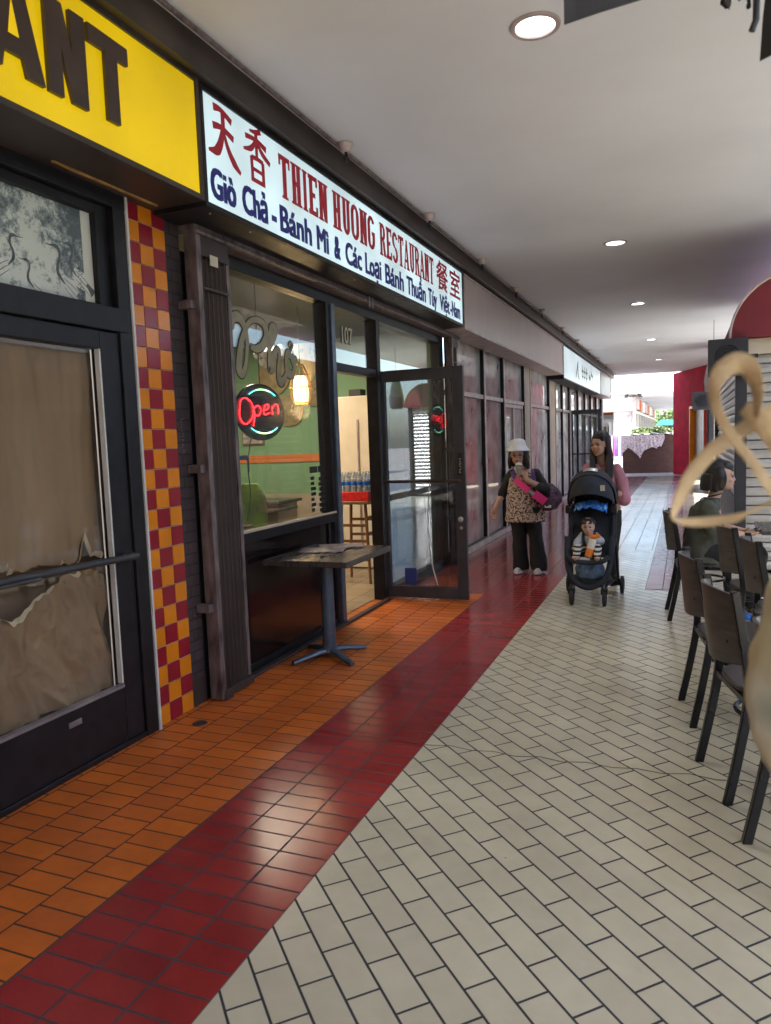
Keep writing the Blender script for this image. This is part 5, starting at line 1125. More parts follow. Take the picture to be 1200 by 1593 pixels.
# ------------------------------------------------------------------ people
def loft(mb, rings, n=28, sup=2.0):
    vv = []; 
    for (cx, cy, z, rx, ry) in rings:
        for k in range(n):
            a = 2 * math.pi * k / n; ca, sa = math.cos(a), math.sin(a); q = (abs(ca) ** sup + abs(sa) ** sup) ** (-1 / sup); vv.append((cx + rx * q * ca, cy + ry * q * sa, z))
    ff = [(i * n + k, i * n + (k + 1) % n, (i + 1) * n + (k + 1) % n, (i + 1) * n + k) for i in range(len(rings) - 1) for k in range(n)]
    ff += [tuple(range(n))[::-1], tuple((len(rings) - 1) * n + k for k in range(n))]
    mb.add(vv, ff); return mb
def face(b, c, s, yaw, pitch=0):
    """head with brow, cheeks, nose, lips, chin and ears; local front is -y. returns local->world"""
    T = Matrix.Translation(c) @ Matrix.Rotation(yaw, 4, 'Z') @ Matrix.Rotation(pitch, 4, 'X') @ Matrix.Scale(s, 4)
    q = T.to_3x3().normalized().to_quaternion().to_euler()
    def e(p, r_): b.ell(T @ Vector(p), tuple(k * s for k in r_), q)
    e((0, .012, .025), (.073, .092, .088)); e((0, -.022, -.035), (.060, .062, .070)); e((0, -.050, -.082), (.026, .026, .022))
    for k in (-1, 1): e((.033 * k, -.056, -.022), (.024, .022, .022)); e((.074 * k, .008, -.01), (.010, .018, .028)); e((.03 * k, -.068, .024), (.026, .012, .010))
    b.cap(T @ Vector((0, -.074, .010)), T @ Vector((0, -.086, -.020)), .007 * s, .0105 * s); e((.011, -.081, -.024), (.007, .007, .006)); e((-.011, -.081, -.024), (.007, .007, .006))
    e((0, -.078, -.052), (.022, .010, .010))
    return T
def features(par, T, s, glasses=False, closed=False):
    m = MB()
    for k in (-1, 1): m.lathe([(0, -.007), (.010, -.005), (.0135, 0), (.010, .005), (0, .007)], n=14, T=T @ Matrix.Translation((.031 * k, -.0725, .004)) @ Matrix.Rotation(R(90), 4, 'X') @ Matrix.Diagonal((1.1, .42 if not closed else .2, .9, 1)))
    m.build('eyes', 'eye', par, smooth=True)
    m = MB()
    for k in (-1, 1): m.tube([T @ Vector((.014 * k, -.083, .024)), T @ Vector((.032 * k, -.083, .030)), T @ Vector((.050 * k, -.071, .024))], [.0022 * s, .0030 * s, .0012 * s], 6)
    m.build('eyebrows', 'hair', par, smooth=True)
    m = MB(); m.lathe([(0, -.006), (.016, -.004), (.020, 0), (.016, .004), (0, .006)], n=16, T=T @ Matrix.Translation((0, -.0855, -.053)) @ Matrix.Rotation(R(90), 4, 'X') @ Matrix.Diagonal((1, .42, .8, 1)))
    m.build('lips', 'lips', par, smooth=True)
    if glasses:
        m = MB()
        for k in (-1, 1):
            m.tube([T @ Vector((.032 * k + .025 * math.cos(a * .3142), -.093, .004 + .018 * math.sin(a * .3142))) for a in range(21)], .0024 * s, 6)
            m.tube([T @ Vector((.056 * k, -.092, .008)), T @ Vector((.078 * k, -.02, .008))], .002 * s, 5)
        m.tube([T @ Vector((-.008, -.096, .008)), T @ Vector((.008, -.096, .008))], .0022 * s, 5); m.build('glasses', 'specs', par, smooth=True)
def hand(b, w_, d, nrm, s=1.0, curl=.5, side=1):
    """palm plus five bent fingers: w_ wrist, d pointing direction, nrm palm normal (fingers curl towards it)"""
    w_ = Vector(w_); d = Vector(d).normalized(); nrm = Vector(nrm); nrm = (nrm - d * nrm.dot(d)).normalized(); sd_ = d.cross(nrm) * side
    b.cap(w_, w_ + d * .03 * s, .024 * s, .027 * s)
    for i, o in enumerate((-.026, -.009, .009, .026)):
        k0 = w_ + d * .085 * s + sd_ * o * s; b.cap(w_ + d * .02 * s + sd_ * o * .6 * s, k0, .014 * s, .0125 * s)
        L = (.062, .072, .068, .052)[i] * s; c1 = curl * (.6 + .12 * i); p1 = k0 + (d * math.cos(c1) + nrm * math.sin(c1)) * L * .5; c2 = c1 + curl * 1.1; p2 = p1 + (d * math.cos(c2) + nrm * math.sin(c2)) * L * .38
        b.cap(k0, p1, .0108 * s, .0095 * s, n=10); b.cap(p1, p2, .0095 * s, .0075 * s, n=10)
    t0 = w_ + d * .03 * s - sd_ * .028 * s; t1 = t0 + (d * .6 - sd_ * .7 + nrm * .45).normalized() * .036 * s; t2 = t1 + (d * .85 + nrm * .5 - sd_ * .1).normalized() * .03 * s
    b.cap(t0, t1, .0145 * s, .012 * s, n=10); b.cap(t1, t2, .012 * s, .009 * s, n=10)

# woman in the white hat
bx, by = -1.62, 8.2
W1 = thing('person', 'woman in white bucket hat and leopard print tunic drinking from a cup', 'person', (bx, by, 0))
b = Blob()
T1 = face(b, (-1.722, 8.13, 1.325), .98, R(8), R(6))
b.cap((-1.70, 8.175, 1.14), (-1.715, 8.155, 1.28), .050, .048)
b.capw((-1.66, 8.21, .78), (-1.675, 8.20, 1.05), .13, .135, 1, .72)
b.chain([(-1.80, 8.20, 1.10), (-1.905, 8.20, .90), (-1.985, 8.12, .735)], [.048, .040, .027]); hand(b, (-1.985, 8.12, .735), (-.12, -.05, -1), (.5, -.8, 0), .95, .55, -1)
b.chain([(-1.54, 8.20, 1.10), (-1.425, 8.10, .95), (-1.60, 7.99, 1.055)], [.048, .042, .028]); hand(b, (-1.60, 7.99, 1.055), (-.75, -.1, .8), (-.4, -.6, -.5), .95, 1.0, 1)
for x0_, x1_ in ((-1.73, -1.725), (-1.58, -1.515)): b.chain([(x0_, 8.22, .74), ((x0_ + x1_) / 2, 8.20, .42), (x1_, 8.21, .08)], [.085, .055, .038]); b.cap((x1_, 8.22, .05), (x1_ - .01, 8.10, .035), .032, .026)
bd = b.build('body', 'skin2', W1, vox=.006, smooth=3)
features(bd, T1, 1, glasses=True)
b = Blob()
loft(b.m, [(-1.665, 8.21, .585, .235, .165), (-1.665, 8.21, .66, .22, .155), (-1.665, 8.21, .80, .19, .14), (-1.67, 8.205, .95, .172, .13), (-1.675, 8.20, 1.06, .165, .115), (-1.68, 8.195, 1.12, .135, .085), (-1.69, 8.19, 1.155, .075, .065)])
b.build('leopard_tunic', 'leopard', W1, vox=.007, smooth=3, fold=.022, fscale=10)
b = Blob(); b.chain([(-1.80, 8.20, 1.105), (-1.865, 8.20, .99), (-1.915, 8.19, .89)], [.064, .058, .052]); b.chain([(-1.545, 8.20, 1.105), (-1.47, 8.15, 1.01), (-1.42, 8.10, .945), (-1.475, 8.06, .965)], [.066, .062, .060, .052])
b.build('black_sleeves', 'blackcloth', W1, vox=.007, smooth=3, fold=.01, fscale=16)
b = Blob()
for x0_, x1_ in ((-1.735, -1.725), (-1.58, -1.510)):
    xm = (x0_ + x1_) / 2; loft(b.m, [(x1_, 8.205, .035, .088, .10), (x1_ + (xm - x1_) * .4, 8.205, .18, .082, .092), (xm, 8.20, .40, .080, .088), (x0_, 8.21, .58, .092, .10), (x0_ + .015, 8.215, .74, .10, .115)])
loft(b.m, [(-1.66, 8.215, .62, .165, .12), (-1.66, 8.215, .80, .17, .125)])
b.build('black_trousers', 'blackcloth', W1, vox=.007, smooth=3, fold=.016, fscale=11)
for x in (-1.73, -1.505):
    b = Blob(); b.cap((x, 8.21, .035), (x - .012, 8.07, .03), .040, .036); b.ell((x - .005, 8.14, .014), (.048, .13, .016)); b.build('shoe', 'shoe', W1, vox=.006, smooth=2)
b = Blob()
loft(b.m, [(-1.712, 8.19, 1.20, .105, .05), (-1.715, 8.20, 1.30, .11, .085), (-1.72, 8.185, 1.38, .095, .095), (-1.72, 8.17, 1.43, .08, .08)])
for k in (-1, 1): b.chain([(-1.72 + .075 * k, 8.15, 1.36), (-1.715 + .092 * k, 8.14, 1.27), (-1.715 + .098 * k, 8.15, 1.19)], [.026, .028, .022])
b.build('hair', 'hair', bd, vox=.006, smooth=2, fold=.012, fscale=30)
b = Blob(); TH = Matrix.Translation((-1.722, 8.165, 1.412)) @ Matrix.Rotation(R(-4), 4, 'X') @ Matrix.Diagonal((.88, .9, .86, 1))
b.m.lathe([(.160, -.050), (.163, -.040), (.112, .004), (.106, .05), (.094, .092), (.055, .108), (.0, .112)], n=36, T=TH, cap=False)
m_ = MB(); m_.lathe([(.150, -.060), (.158, -.050), (.110, .002), (.104, .05), (.092, .092), (.055, .108), (.002, .112)], n=40, T=TH, cap=False)
ht = m_.build('white_bucket_hat', 'whitehat', W1, smooth=True, ang=180); 
for v in ht.data.vertices: q = noise.noise_vector(v.co * 13); v.co += q * .009
sm = ht.modifiers.new('s', 'SOLIDIFY'); sm.thickness = .006; sb = ht.modifiers.new('b', 'SUBSURF'); sb.levels = 1; sb.render_levels = 1
# cup
cp_ = thing('drink_cup', 'clear plastic cup of milky drink held by the woman in the white hat', 'cup', (-1.675, 7.95, 1.13))
TC = Matrix.Translation((-1.675, 7.955, 1.12)) @ Matrix.Rotation(R(-8), 4, 'X')
MB().lathe([(.0, 0), (.028, 0), (.036, .10)], n=22, T=TC, cap=False).build('cup_body', 'cup', cp_, smooth=True); MB().lathe([(0, .004), (.026, .004), (.032, .065), (0, .065)], n=20, T=TC).build('drink', 'drink', cp_, smooth=True)
MB().lathe([(.037, .098), (.038, .104), (.030, .125), (.0, .132)], n=22, T=TC, cap=False).build('dome_lid', 'whitetrim', cp_, smooth=True)
# bag with its strap
BG = thing('shoulder_bag', 'plum shoulder bag with a wide hot pink strap across the leopard tunic', 'bag', (-1.36, 8.15, .7))
b = Blob(); b.ell((-1.375, 8.19, .86), (.115, .11, .15), Euler((0, R(-22), 0))); b.ell((-1.40, 8.15, .80), (.10, .09, .10)); b.build('bag_body', 'bagmix', BG, vox=.007, smooth=4, fold=.02, fscale=14, fst=(1, 1, 1))
def strapm(pts, w_, th=.006):
    P = bezier(pts, 6); m = MB(); vv = []
    for i, p in enumerate(P):
        t_ = (P[min(i + 1, len(P) - 1)] - P[max(i - 1, 0)]).normalized(); up = Vector((0, -1, 0)); sd_ = t_.cross(up).normalized()
        for a, b_ in ((-1, -1), (1, -1), (1, 1), (-1, 1)): vv.append(p + sd_ * a * w_ + up * b_ * th)
    n = len(P); ff = [(i * 4 + k, i * 4 + (k + 1) % 4, i * 4 + 4 + (k + 1) % 4, i * 4 + 4 + k) for i in range(n - 1) for k in range(4)] + [(3, 2, 1, 0), (4 * n - 4, 4 * n - 3, 4 * n - 2, 4 * n - 1)]
    return m.add(vv, ff)
strapm([(-1.79, 8.14, 1.15), (-1.765, 8.075, 1.11), (-1.73, 8.055, 1.06)], .020).build('purple_strap', 'purple', BG, smooth=True)
strapm([(-1.735, 8.05, 1.07), (-1.66, 8.03, 1.00), (-1.58, 8.025, .94)], .034, .009).build('pink_strap', 'hotpink', BG, smooth=True)
strapm([(-1.575, 8.02, .935), (-1.52, 8.015, .90)], .018, .006).build('strap_buckle', 'silver', BG, smooth=True)
strapm([(-1.525, 8.02, .91), (-1.47, 8.04, .86), (-1.41, 8.06, .81)], .044, .010).build('pink_flap', 'hotpink', BG, smooth=True)
strapm([(-1.56, 8.12, 1.165), (-1.545, 8.09, 1.11), (-1.53, 8.08, 1.03)], .018).build('second_purple_strap', 'purple', BG, smooth=True)
MB().box(-1.42, -1.35, 8.06, 8.07, .745, .775).build('white_label', 'whitetrim', BG)

# woman with long hair behind the stroller
W2 = thing('person', 'woman with long black hair and pink top pushing the stroller', 'person', (-.77, 7.68, 0))
b = Blob(); T2 = face(b, (-.785, 7.60, 1.415), 1.02, R(-32), R(2))
b.cap((-.77, 7.66, 1.20), (-.78, 7.63, 1.36), .048, .046); b.capw((-.77, 7.70, .82), (-.77, 7.68, 1.12), .12, .13, 1, .7)
b.chain([(-.915, 7.67, 1.17), (-.965, 7.62, .98), (-.93, 7.42, .98)], [.046, .038, .028]); hand(b, (-.93, 7.42, .98), (.3, -1, .05), (0, -.2, -1), .95, .9, 1)
b.chain([(-.63, 7.67, 1.17), (-.575, 7.62, .92), (-.66, 7.44, .95)], [.046, .038, .028]); hand(b, (-.66, 7.44, .95), (-.3, -1, .05), (0, -.2, -1), .95, .9, -1)
for x in (-.84, -.68): b.chain([(x, 7.70, .78), (x, 7.70, .45), (x, 7.74, .08)], [.085, .055, .038]); b.cap((x, 7.74, .05), (x, 7.62, .035), .032, .026)
bd2 = b.build('body', 'skin2', W2, vox=.006, smooth=3); features(bd2, T2, 1)
b = Blob(); loft(b.m, [(-.77, 7.70, .74, .165, .125), (-.77, 7.69, .90, .15, .115), (-.77, 7.685, 1.06, .165, .115), (-.77, 7.68, 1.16, .165, .085), (-.77, 7.675, 1.215, .11, .065), (-.77, 7.67, 1.24, .06, .055)])
b.chain([(-.905, 7.67, 1.17), (-.955, 7.645, 1.06), (-.97, 7.61, .95)], [.058, .056, .058]); b.chain([(-.64, 7.67, 1.17), (-.585, 7.645, 1.05), (-.565, 7.60, .88)], [.060, .062, .068])
b.build('pink_top', 'pink', W2, vox=.007, smooth=3, fold=.018, fscale=11)
b = Blob(); loft(b.m, [(-.77, 7.70, .66, .15, .11), (-.77, 7.70, .80, .155, .115)])
for x in (-.845, -.675): loft(b.m, [(x, 7.72, .07, .05, .055), (x, 7.71, .4, .062, .068), (x, 7.70, .62, .088, .1), (x, 7.70, .76, .088, .1)])
b.build('dark_trousers', 'blackcloth', W2, vox=.008, smooth=3, fold=.01)
for x in (-.845, -.675):
    b = Blob(); b.cap((x, 7.74, .035), (x, 7.60, .03), .040, .034); b.build('shoe', 'rubber', W2, vox=.008, smooth=2)
b = Blob(); b.ell((-.775, 7.635, 1.462), (.092, .104, .100)); b.ell((-.765, 7.60, 1.50), (.078, .085, .052)); b.ell((-.812, 7.572, 1.492), (.042, .034, .034), Euler((0, R(35), 0))); b.ell((-.762, 7.558, 1.485), (.044, .034, .042), Euler((0, R(-30), 0)))
loft(b.m, [(-.765, 7.67, 1.0, .12, .055), (-.765, 7.69, 1.15, .115, .06), (-.77, 7.68, 1.3, .10, .07), (-.775, 7.66, 1.42, .085, .08)])
b.chain([(-.71, 7.58, 1.46), (-.695, 7.58, 1.32), (-.70, 7.565, 1.12), (-.705, 7.56, .97)], [.034, .036, .038, .026]); b.chain([(-.84, 7.60, 1.48), (-.862, 7.60, 1.35), (-.858, 7.575, 1.18), (-.845, 7.565, 1.05)], [.020, .022, .030, .022])
b.build('hair', 'hair', bd2, vox=.006, smooth=2, fold=.010, fscale=34, fst=(1, 1, .12))

# stroller
SX, SY = -.80, 6.95
ST = thing('stroller', 'dark navy and black baby stroller with arched canopy', 'stroller', (SX, SY, 0))
fr = MB()
for k in (-1, 1):
    fr.tube([(SX + .215 * k, 7.24, .10), (SX + .205 * k, 7.05, .55), (SX + .205 * k, 7.02, .84), (SX + .20 * k, 7.30, .97), (SX + .19 * k, 7.42, .99)], .013, 8)
    fr.tube([(SX + .145 * k, 6.70, .15), (SX + .185 * k, 6.85, .36), (SX + .205 * k, 7.03, .56)], .013, 8)
    fr.tube([(SX + .145 * k, 6.70, .17), (SX + .215 * k, 7.22, .16)], .009, 8)
fr.tube([(SX - .19, 7.42, .99), (SX + .19, 7.42, .99)], .016, 10).tube([(SX - .215, 7.24, .12), (SX + .215, 7.24, .12)], .01, 8)
fr.build('frame', 'blackmetal', ST, smooth=True)
for (x, y, r_, lab) in ((-.945, 6.665, .072, 0), (-.66, 6.665, .072, 0), (-1.055, 7.26, .085, 0), (-.555, 7.26, .085, 0)):
    TW = Matrix.Translation((x, y, r_)) @ Matrix.Rotation(R(90), 4, 'Y')
    wh = MB().lathe([(r_ * .7, -.018), (r_ * .97, -.014), (r_, 0), (r_ * .97, .014), (r_ * .7, .018)], n=28, T=TW, cap=False).build('wheel', 'rubber', ST, smooth=True)
    MB().lathe([(0, -.010), (r_ * .72, -.012), (r_ * .72, .012), (0, .010)], n=20, T=TW).build('hub', 'darkgrey', wh)
    if y < 7: MB().tube([(x, y, r_ + .02), (x + (.012 if x < -.8 else -.012), y + .03, .19)], .020, 10).box(x - .03, x + .03, y - .03, y + .05, r_ + .035, r_ + .085).build('fork', 'blackmetal', ST, bevel=.005)
    else: MB().box(min(x, x + (.10 if x < -.8 else -.10)), max(x, x + (.10 if x < -.8 else -.10)), y - .03, y + .03, .08, .12).build('axle', 'blackmetal', ST, bevel=.008)
b = Blob()
loft(b.m, [(SX, 7.0, .43, .175, .05), (SX, 7.04, .60, .18, .03), (SX, 7.10, .85, .18, .03), (SX, 7.14, 1.0, .17, .03)]); b.capw((SX - .13, 6.90, .435), (SX + .13, 6.90, .435), .03, .03, 1, 3.8)
for k in (-1, 1): b.chain([(SX + .185 * k, 7.06, .86), (SX + .19 * k, 6.98, .62), (SX + .185 * k, 6.86, .48), (SX + .17 * k, 6.70, .42)], [.022, .022, .028, .022])
b.build('seat', 'stroller', ST, vox=.008, smooth=3)
MB().tube(bezier([(SX - .175, 6.69, .44), (SX - .12, 6.645, .405), (SX, 6.635, .395), (SX + .12, 6.645, .405), (SX + .175, 6.69, .44)], 5), .022, 12).build('footrest_bar', 'stroller', ST, smooth=True)
UP = bezier([(SX - .195, 6.80, .60), (SX - .185, 6.72, .38), (SX - .14, 6.68, .24), (SX - .05, 6.66, .175), (SX + .05, 6.66, .175), (SX + .14, 6.68, .24), (SX + .185, 6.72, .38), (SX + .195, 6.80, .60)], 6)
MB().tube(UP, .026, 12).build('basket_rim', 'stroller', ST, smooth=True)
b = Blob(); loft(b.m, [(SX, 6.95, .14, .15, .20), (SX, 6.96, .17, .17, .22), (SX, 6.97, .22, .17, .22)]); b.build('basket', 'stroller', ST, vox=.009, smooth=2)
# canopy: ellipsoid shell
def canopy(p0, p1, mname, nm, rx=.235, ry=.30, rz=.37, th=.007, nn=26):
    m = MB(); vv = []; ff = []; cz = .85
    for j in range(nn + 1):
        ph = R(p0 + (p1 - p0) * j / nn)
        for i in range(nn + 1):
            ps = R(3 + 174 * i / nn); rib = 1 - .02 * abs(math.sin(ph * 4.5))
            vv.append((SX - rx * math.cos(ps) * (1 - .06 * (1 - math.sin(ps))), 7.02 - ry * math.cos(ph) * math.sin(ps) * rib, cz + rz * math.sin(ph) * (math.sin(ps) ** .75) * rib))
    for j in range(nn):
        for i in range(nn): k = j * (nn + 1) + i; ff.append((k, k + 1, k + nn + 2, k + nn + 1))
    o = m.add(vv, ff).build(nm, mname, ST, smooth=True, ang=180, recalc=False); s_ = o.modifiers.new('s', 'SOLIDIFY'); s_.thickness = th; return o
canopy(24, 64, 'stroller', 'canopy_front', rx=.215, ry=.315, rz=.355); canopy(60, 168, 'strollergrey', 'canopy_back')
for k, (a0, a1) in enumerate(((38, 52), (74, 106))):
    vv = []; ff = []
    for j in range(5):
        ph = R(66 + 12 * j / 4)
        for i in range(9): ps = R(a0 + (a1 - a0) * i / 8); vv.append((SX - .238 * math.cos(ps), 7.02 - .306 * math.cos(ph) * math.sin(ps), .85 + .378 * math.sin(ph) * math.sin(ps) ** .75))
    for j in range(4):
        for i in range(8): q = j * 9 + i; ff.append((q, q + 1, q + 10, q + 9))
    MB().add(vv, ff).build('reflective_patch', 'silver', ST, smooth=True, recalc=False)
MB().box(SX + .10, SX + .14, 6.77, 6.785, 1.02, 1.07).build('yellow_tag', 'decalwhite', ST)
for k in (-1, 1): MB().box(SX + .2 * k - .03, SX + .2 * k + .03, 6.92, 7.02, .80, .88).build('hinge', 'blackmetal', ST, bevel=.012)
vv = []; ff = []
for j in range(19):
    for i in range(41):
        u = i / 40 * 2 - 1; v = j / 18; q = Vector((u * 3.2, v * 2.6, 1.3))
        vv.append((SX + .145 * u, 6.99 - .11 * v + .020 * noise.noise(q * 1.6), .915 - .03 * u * u - .085 * v * (.6 + .5 * abs(noise.noise(Vector((u * 2.3, 0, 5))))) + .022 * noise.noise(q) + .010 * noise.noise(q * 3.1)))
for j in range(18):
    for i in range(40): k = j * 41 + i; ff.append((k, k + 1, k + 42, k + 41))
t = MB().add(vv, ff).build('blue_blanket', 'blanket', smooth=True, ang=180, recalc=False); sm_ = t.modifiers.new('s', 'SOLIDIFY'); sm_.thickness = .006
tag(t, 'crumpled bright blue patterned blanket tucked under the stroller canopy', 'blanket')
b = Blob(); b.ell((SX, 6.86, .27), (.135, .11, .085)); b.ell((SX - .05, 6.86, .30), (.09, .10, .07)); b.ell((SX + .06, 6.84, .29), (.07, .1, .07))
t = tag(b.build('denim_bundle', 'denim', vox=.007, smooth=3, fold=.014, fscale=18), 'folded blue denim bundle lying in the basket under the stroller', 'bundle')
# baby
BB = thing('person', 'baby in grey sleeves and striped leggings sitting in the stroller', 'person', (SX, 6.85, .45))
b = Blob(); TB = face(b, (-.815, 6.835, .695), .70, R(3), R(10)); b.ell((-.815, 6.85, .69), (.058, .062, .062))
b.cap((-.81, 6.88, .60), (-.815, 6.87, .66), .028, .028); b.ell((-.81, 6.91, .54), (.075, .055, .085))
b.chain([(-.87, 6.89, .59), (-.915, 6.84, .54), (-.925, 6.78, .515)], [.028, .024, .016]); hand(b, (-.925, 6.78, .515), (0, -1, -.1), (0, 0, -1), .5, .8, 1)
b.chain([(-.75, 6.89, .59), (-.715, 6.83, .545), (-.755, 6.76, .565)], [.028, .024, .016]); hand(b, (-.755, 6.76, .565), (-.6, -1, .1), (0, 0, -1), .5, .8, 1)
for k in (-1, 1): b.chain([(-.81 + .04 * k, 6.90, .48), (-.81 + .085 * k, 6.74, .50), (-.81 + .09 * k, 6.66, .425)], [.038, .032, .020]); b.cap((-.81 + .09 * k, 6.65, .425), (-.81 + .10 * k, 6.60, .44), .022, .017); 
for k in (-1, 1):
    for q in range(5): b.cap((-.81 + .10 * k + (q - 2) * .008, 6.60, .44), (-.81 + .10 * k + (q - 2) * .009, 6.583, .445), .0065, .005, n=8)
bb = b.build('body', 'skin3', BB, vox=.0045, smooth=2); features(bb, TB, .7)
b = Blob(); b.ell((-.815, 6.860, .728), (.063, .066, .050)); b.ell((-.815, 6.81, .748), (.046, .026, .020)); 
for i in range(7): b.cap((-.845 + i * .010, 6.80, .755), (-.85 + i * .0118, 6.783, .722), .010, .005, n=8)
b.build('hair', 'hair', bb, vox=.0045, smooth=2, fold=.005, fscale=50)
b = Blob(); b.ell((-.81, 6.905, .55), (.083, .064, .088)); b.chain([(-.865, 6.885, .60), (-.912, 6.84, .55), (-.922, 6.80, .525)], [.036, .033, .027]); b.chain([(-.755, 6.885, .60), (-.708, 6.84, .56), (-.728, 6.79, .565)], [.036, .034, .028])
b.build('grey_knit_top', 'babygrey', BB, vox=.0055, smooth=3, fold=.006, fscale=22)
b = Blob(); b.ell((-.81, 6.90, .48), (.075, .06, .05))
for k in (-1, 1): b.chain([(-.81 + .04 * k, 6.89, .48), (-.81 + .087 * k, 6.735, .507), (-.81 + .09 * k, 6.675, .45)], [.045, .040, .031])
b.build('striped_leggings', 'zebra', BB, vox=.0055, smooth=3)
m_ = MB()
for k in (-1, 1): m_.tube(bezier([(-.81 + .05 * k, 6.86, .635), (-.81 + .048 * k, 6.825, .58), (-.81 + .025 * k, 6.81, .51)], 5), .013, 8, sy=.5)
m_.build('harness', 'rubber', ST, smooth=True)
TY = thing('plush_toy', 'orange and white cylindrical plush toy held by the baby', 'toy', (-.79, 6.72, .47))
TT = Matrix.Translation((-.80, 6.69, .435)) @ Matrix.Rotation(R(14), 4, 'Y') @ Matrix.Rotation(R(-12), 4, 'X')
MB().lathe([(0, -.005), (.030, 0), (.034, .03), (.034, .075)], n=22, T=TT, cap=False).build('orange_base', 'orangeplush', TY, smooth=True)
MB().lathe([(.034, .075), (.035, .09), (.034, .150), (.026, .165), (0, .167)], n=22, T=TT, cap=False).build('white_body', 'whiteplush', TY, smooth=True)
MB().lathe([(0, -.012), (.028, -.009), (.031, .003)], n=20, T=TT, cap=False).build('blue_foot', 'denim', TY, smooth=True)
b = Blob(); c0 = TT @ Vector((.0, 0, .185)); b.ell(c0, (.032, .028, .022)); b.ell(c0 + Vector((.035, .0, .012)), (.026, .022, .02)); b.ell(c0 + Vector((-.02, 0, .014)), (.016, .014, .014)); b.build('orange_head', 'orangeplush', TY, vox=.004, smooth=2, fold=.004, fscale=60)
v_, f_ = text_mesh('LION', .03)
# seated woman in olive
W3 = thing('person', 'seated woman with black bob and olive t-shirt, in profile facing right', 'person', (.12, 6.45, .47))
b = Blob(); T3 = face(b, (.275, 6.43, 1.150), 1.02, R(90), R(2))
b.cap((.205, 6.45, .96), (.255, 6.45, 1.09), .047, .044); b.capw((.10, 6.45, .55), (.165, 6.45, .86), .12, .12, .85, 1.15)
b.chain([(.175, 6.28, .90), (.205, 6.25, .735), (.42, 6.28, .705)], [.046, .039, .027]); hand(b, (.42, 6.28, .705), (1, .1, .12), (0, .3, 1), .95, .55, 1)
b.chain([(.175, 6.62, .90), (.24, 6.66, .735), (.43, 6.56, .70)], [.046, .039, .027]); hand(b, (.43, 6.56, .70), (1, -.4, .1), (0, 0, 1), .95, .6, -1)
for y in (6.36, 6.54): b.chain([(.12, y, .54), (.52, y, .53), (.48, y, .09)], [.085, .06, .038]); b.cap((.48, y, .05), (.60, y, .035), .034, .028)
bd3 = b.build('body', 'skin3', W3, vox=.006, smooth=3); features(bd3, T3, 1)
b = Blob(); loft(b.m, [(.155, 6.45, .47, .17, .19), (.13, 6.45, .55, .155, .175), (.115, 6.45, .68, .125, .165), (.135, 6.45, .80, .12, .175), (.16, 6.45, .90, .11, .185), (.185, 6.45, .955, .075, .12), (.205, 6.45, .985, .055, .06)])
b.chain([(.165, 6.285, .905), (.19, 6.25, .84), (.205, 6.235, .755)], [.064, .066, .066]); b.chain([(.165, 6.615, .905), (.2, 6.65, .84), (.22, 6.66, .76)], [.062, .064, .064])
b.ell((.28, 6.45, .53), (.20, .17, .08))
b.build('olive_tshirt', 'olive', W3, vox=.007, smooth=3, fold=.020, fscale=10, fst=(1, 1, .8))
b = Blob()
for y in (6.36, 6.54): b.chain([(.15, y, .54), (.53, y, .53), (.49, y, .12)], [.092, .070, .052])
b.build('black_trousers', 'blackcloth', W3, vox=.008, smooth=3, fold=.01)
for y in (6.36, 6.54):
    b = Blob(); b.cap((.47, y, .045), (.60, y, .038), .042, .036); sh = b.build('blue_shoe', 'bluecloth', W3, vox=.007, smooth=2); MB().box(.43, .645, y - .04, y + .04, 0, .018).build('white_sole', 'whitetrim', sh, bevel=.006)
b = Blob(); b.ell((.245, 6.45, 1.195), (.102, .092, .100)); b.ell((.30, 6.45, 1.225), (.062, .080, .055)); b.ell((.262, 6.366, 1.135), (.044, .036, .095)); b.ell((.262, 6.534, 1.135), (.044, .036, .095)); loft(b.m, [(.185, 6.45, 1.045, .075, .095), (.19, 6.45, 1.10, .08, .098), (.205, 6.45, 1.18, .085, .095)])
b.chain([(.245, 6.375, 1.20), (.235, 6.368, 1.12), (.225, 6.365, 1.055)], [.030, .032, .026]); b.chain([(.245, 6.525, 1.20), (.235, 6.532, 1.12), (.225, 6.53, 1.055)], [.030, .032, .026])
for i in range(9): b.cap((.30, 6.39 + i * .014, 1.245), (.352, 6.395 + i * .013, 1.195), .018, .007, n=8)
b.build('hair', 'hair', bd3, vox=.006, smooth=4, fold=.002, fscale=34, fst=(1, 1, .15))
MB().tube([(.222 + .050 * math.cos(a * .3142), 6.45 + .052 * math.sin(a * .3142), 1.005 + .012 * math.cos(a * .3142)) for a in range(21)], .006, 6).build('choker', 'rubber', W3, smooth=True)
tag(MB().box(.50, .58, 6.26, 6.42, .735, .745, T=Matrix.Translation((0, 0, 0))).build('phone', 'rubber', bevel=.004), 'black phone held by the seated woman', 'phone')

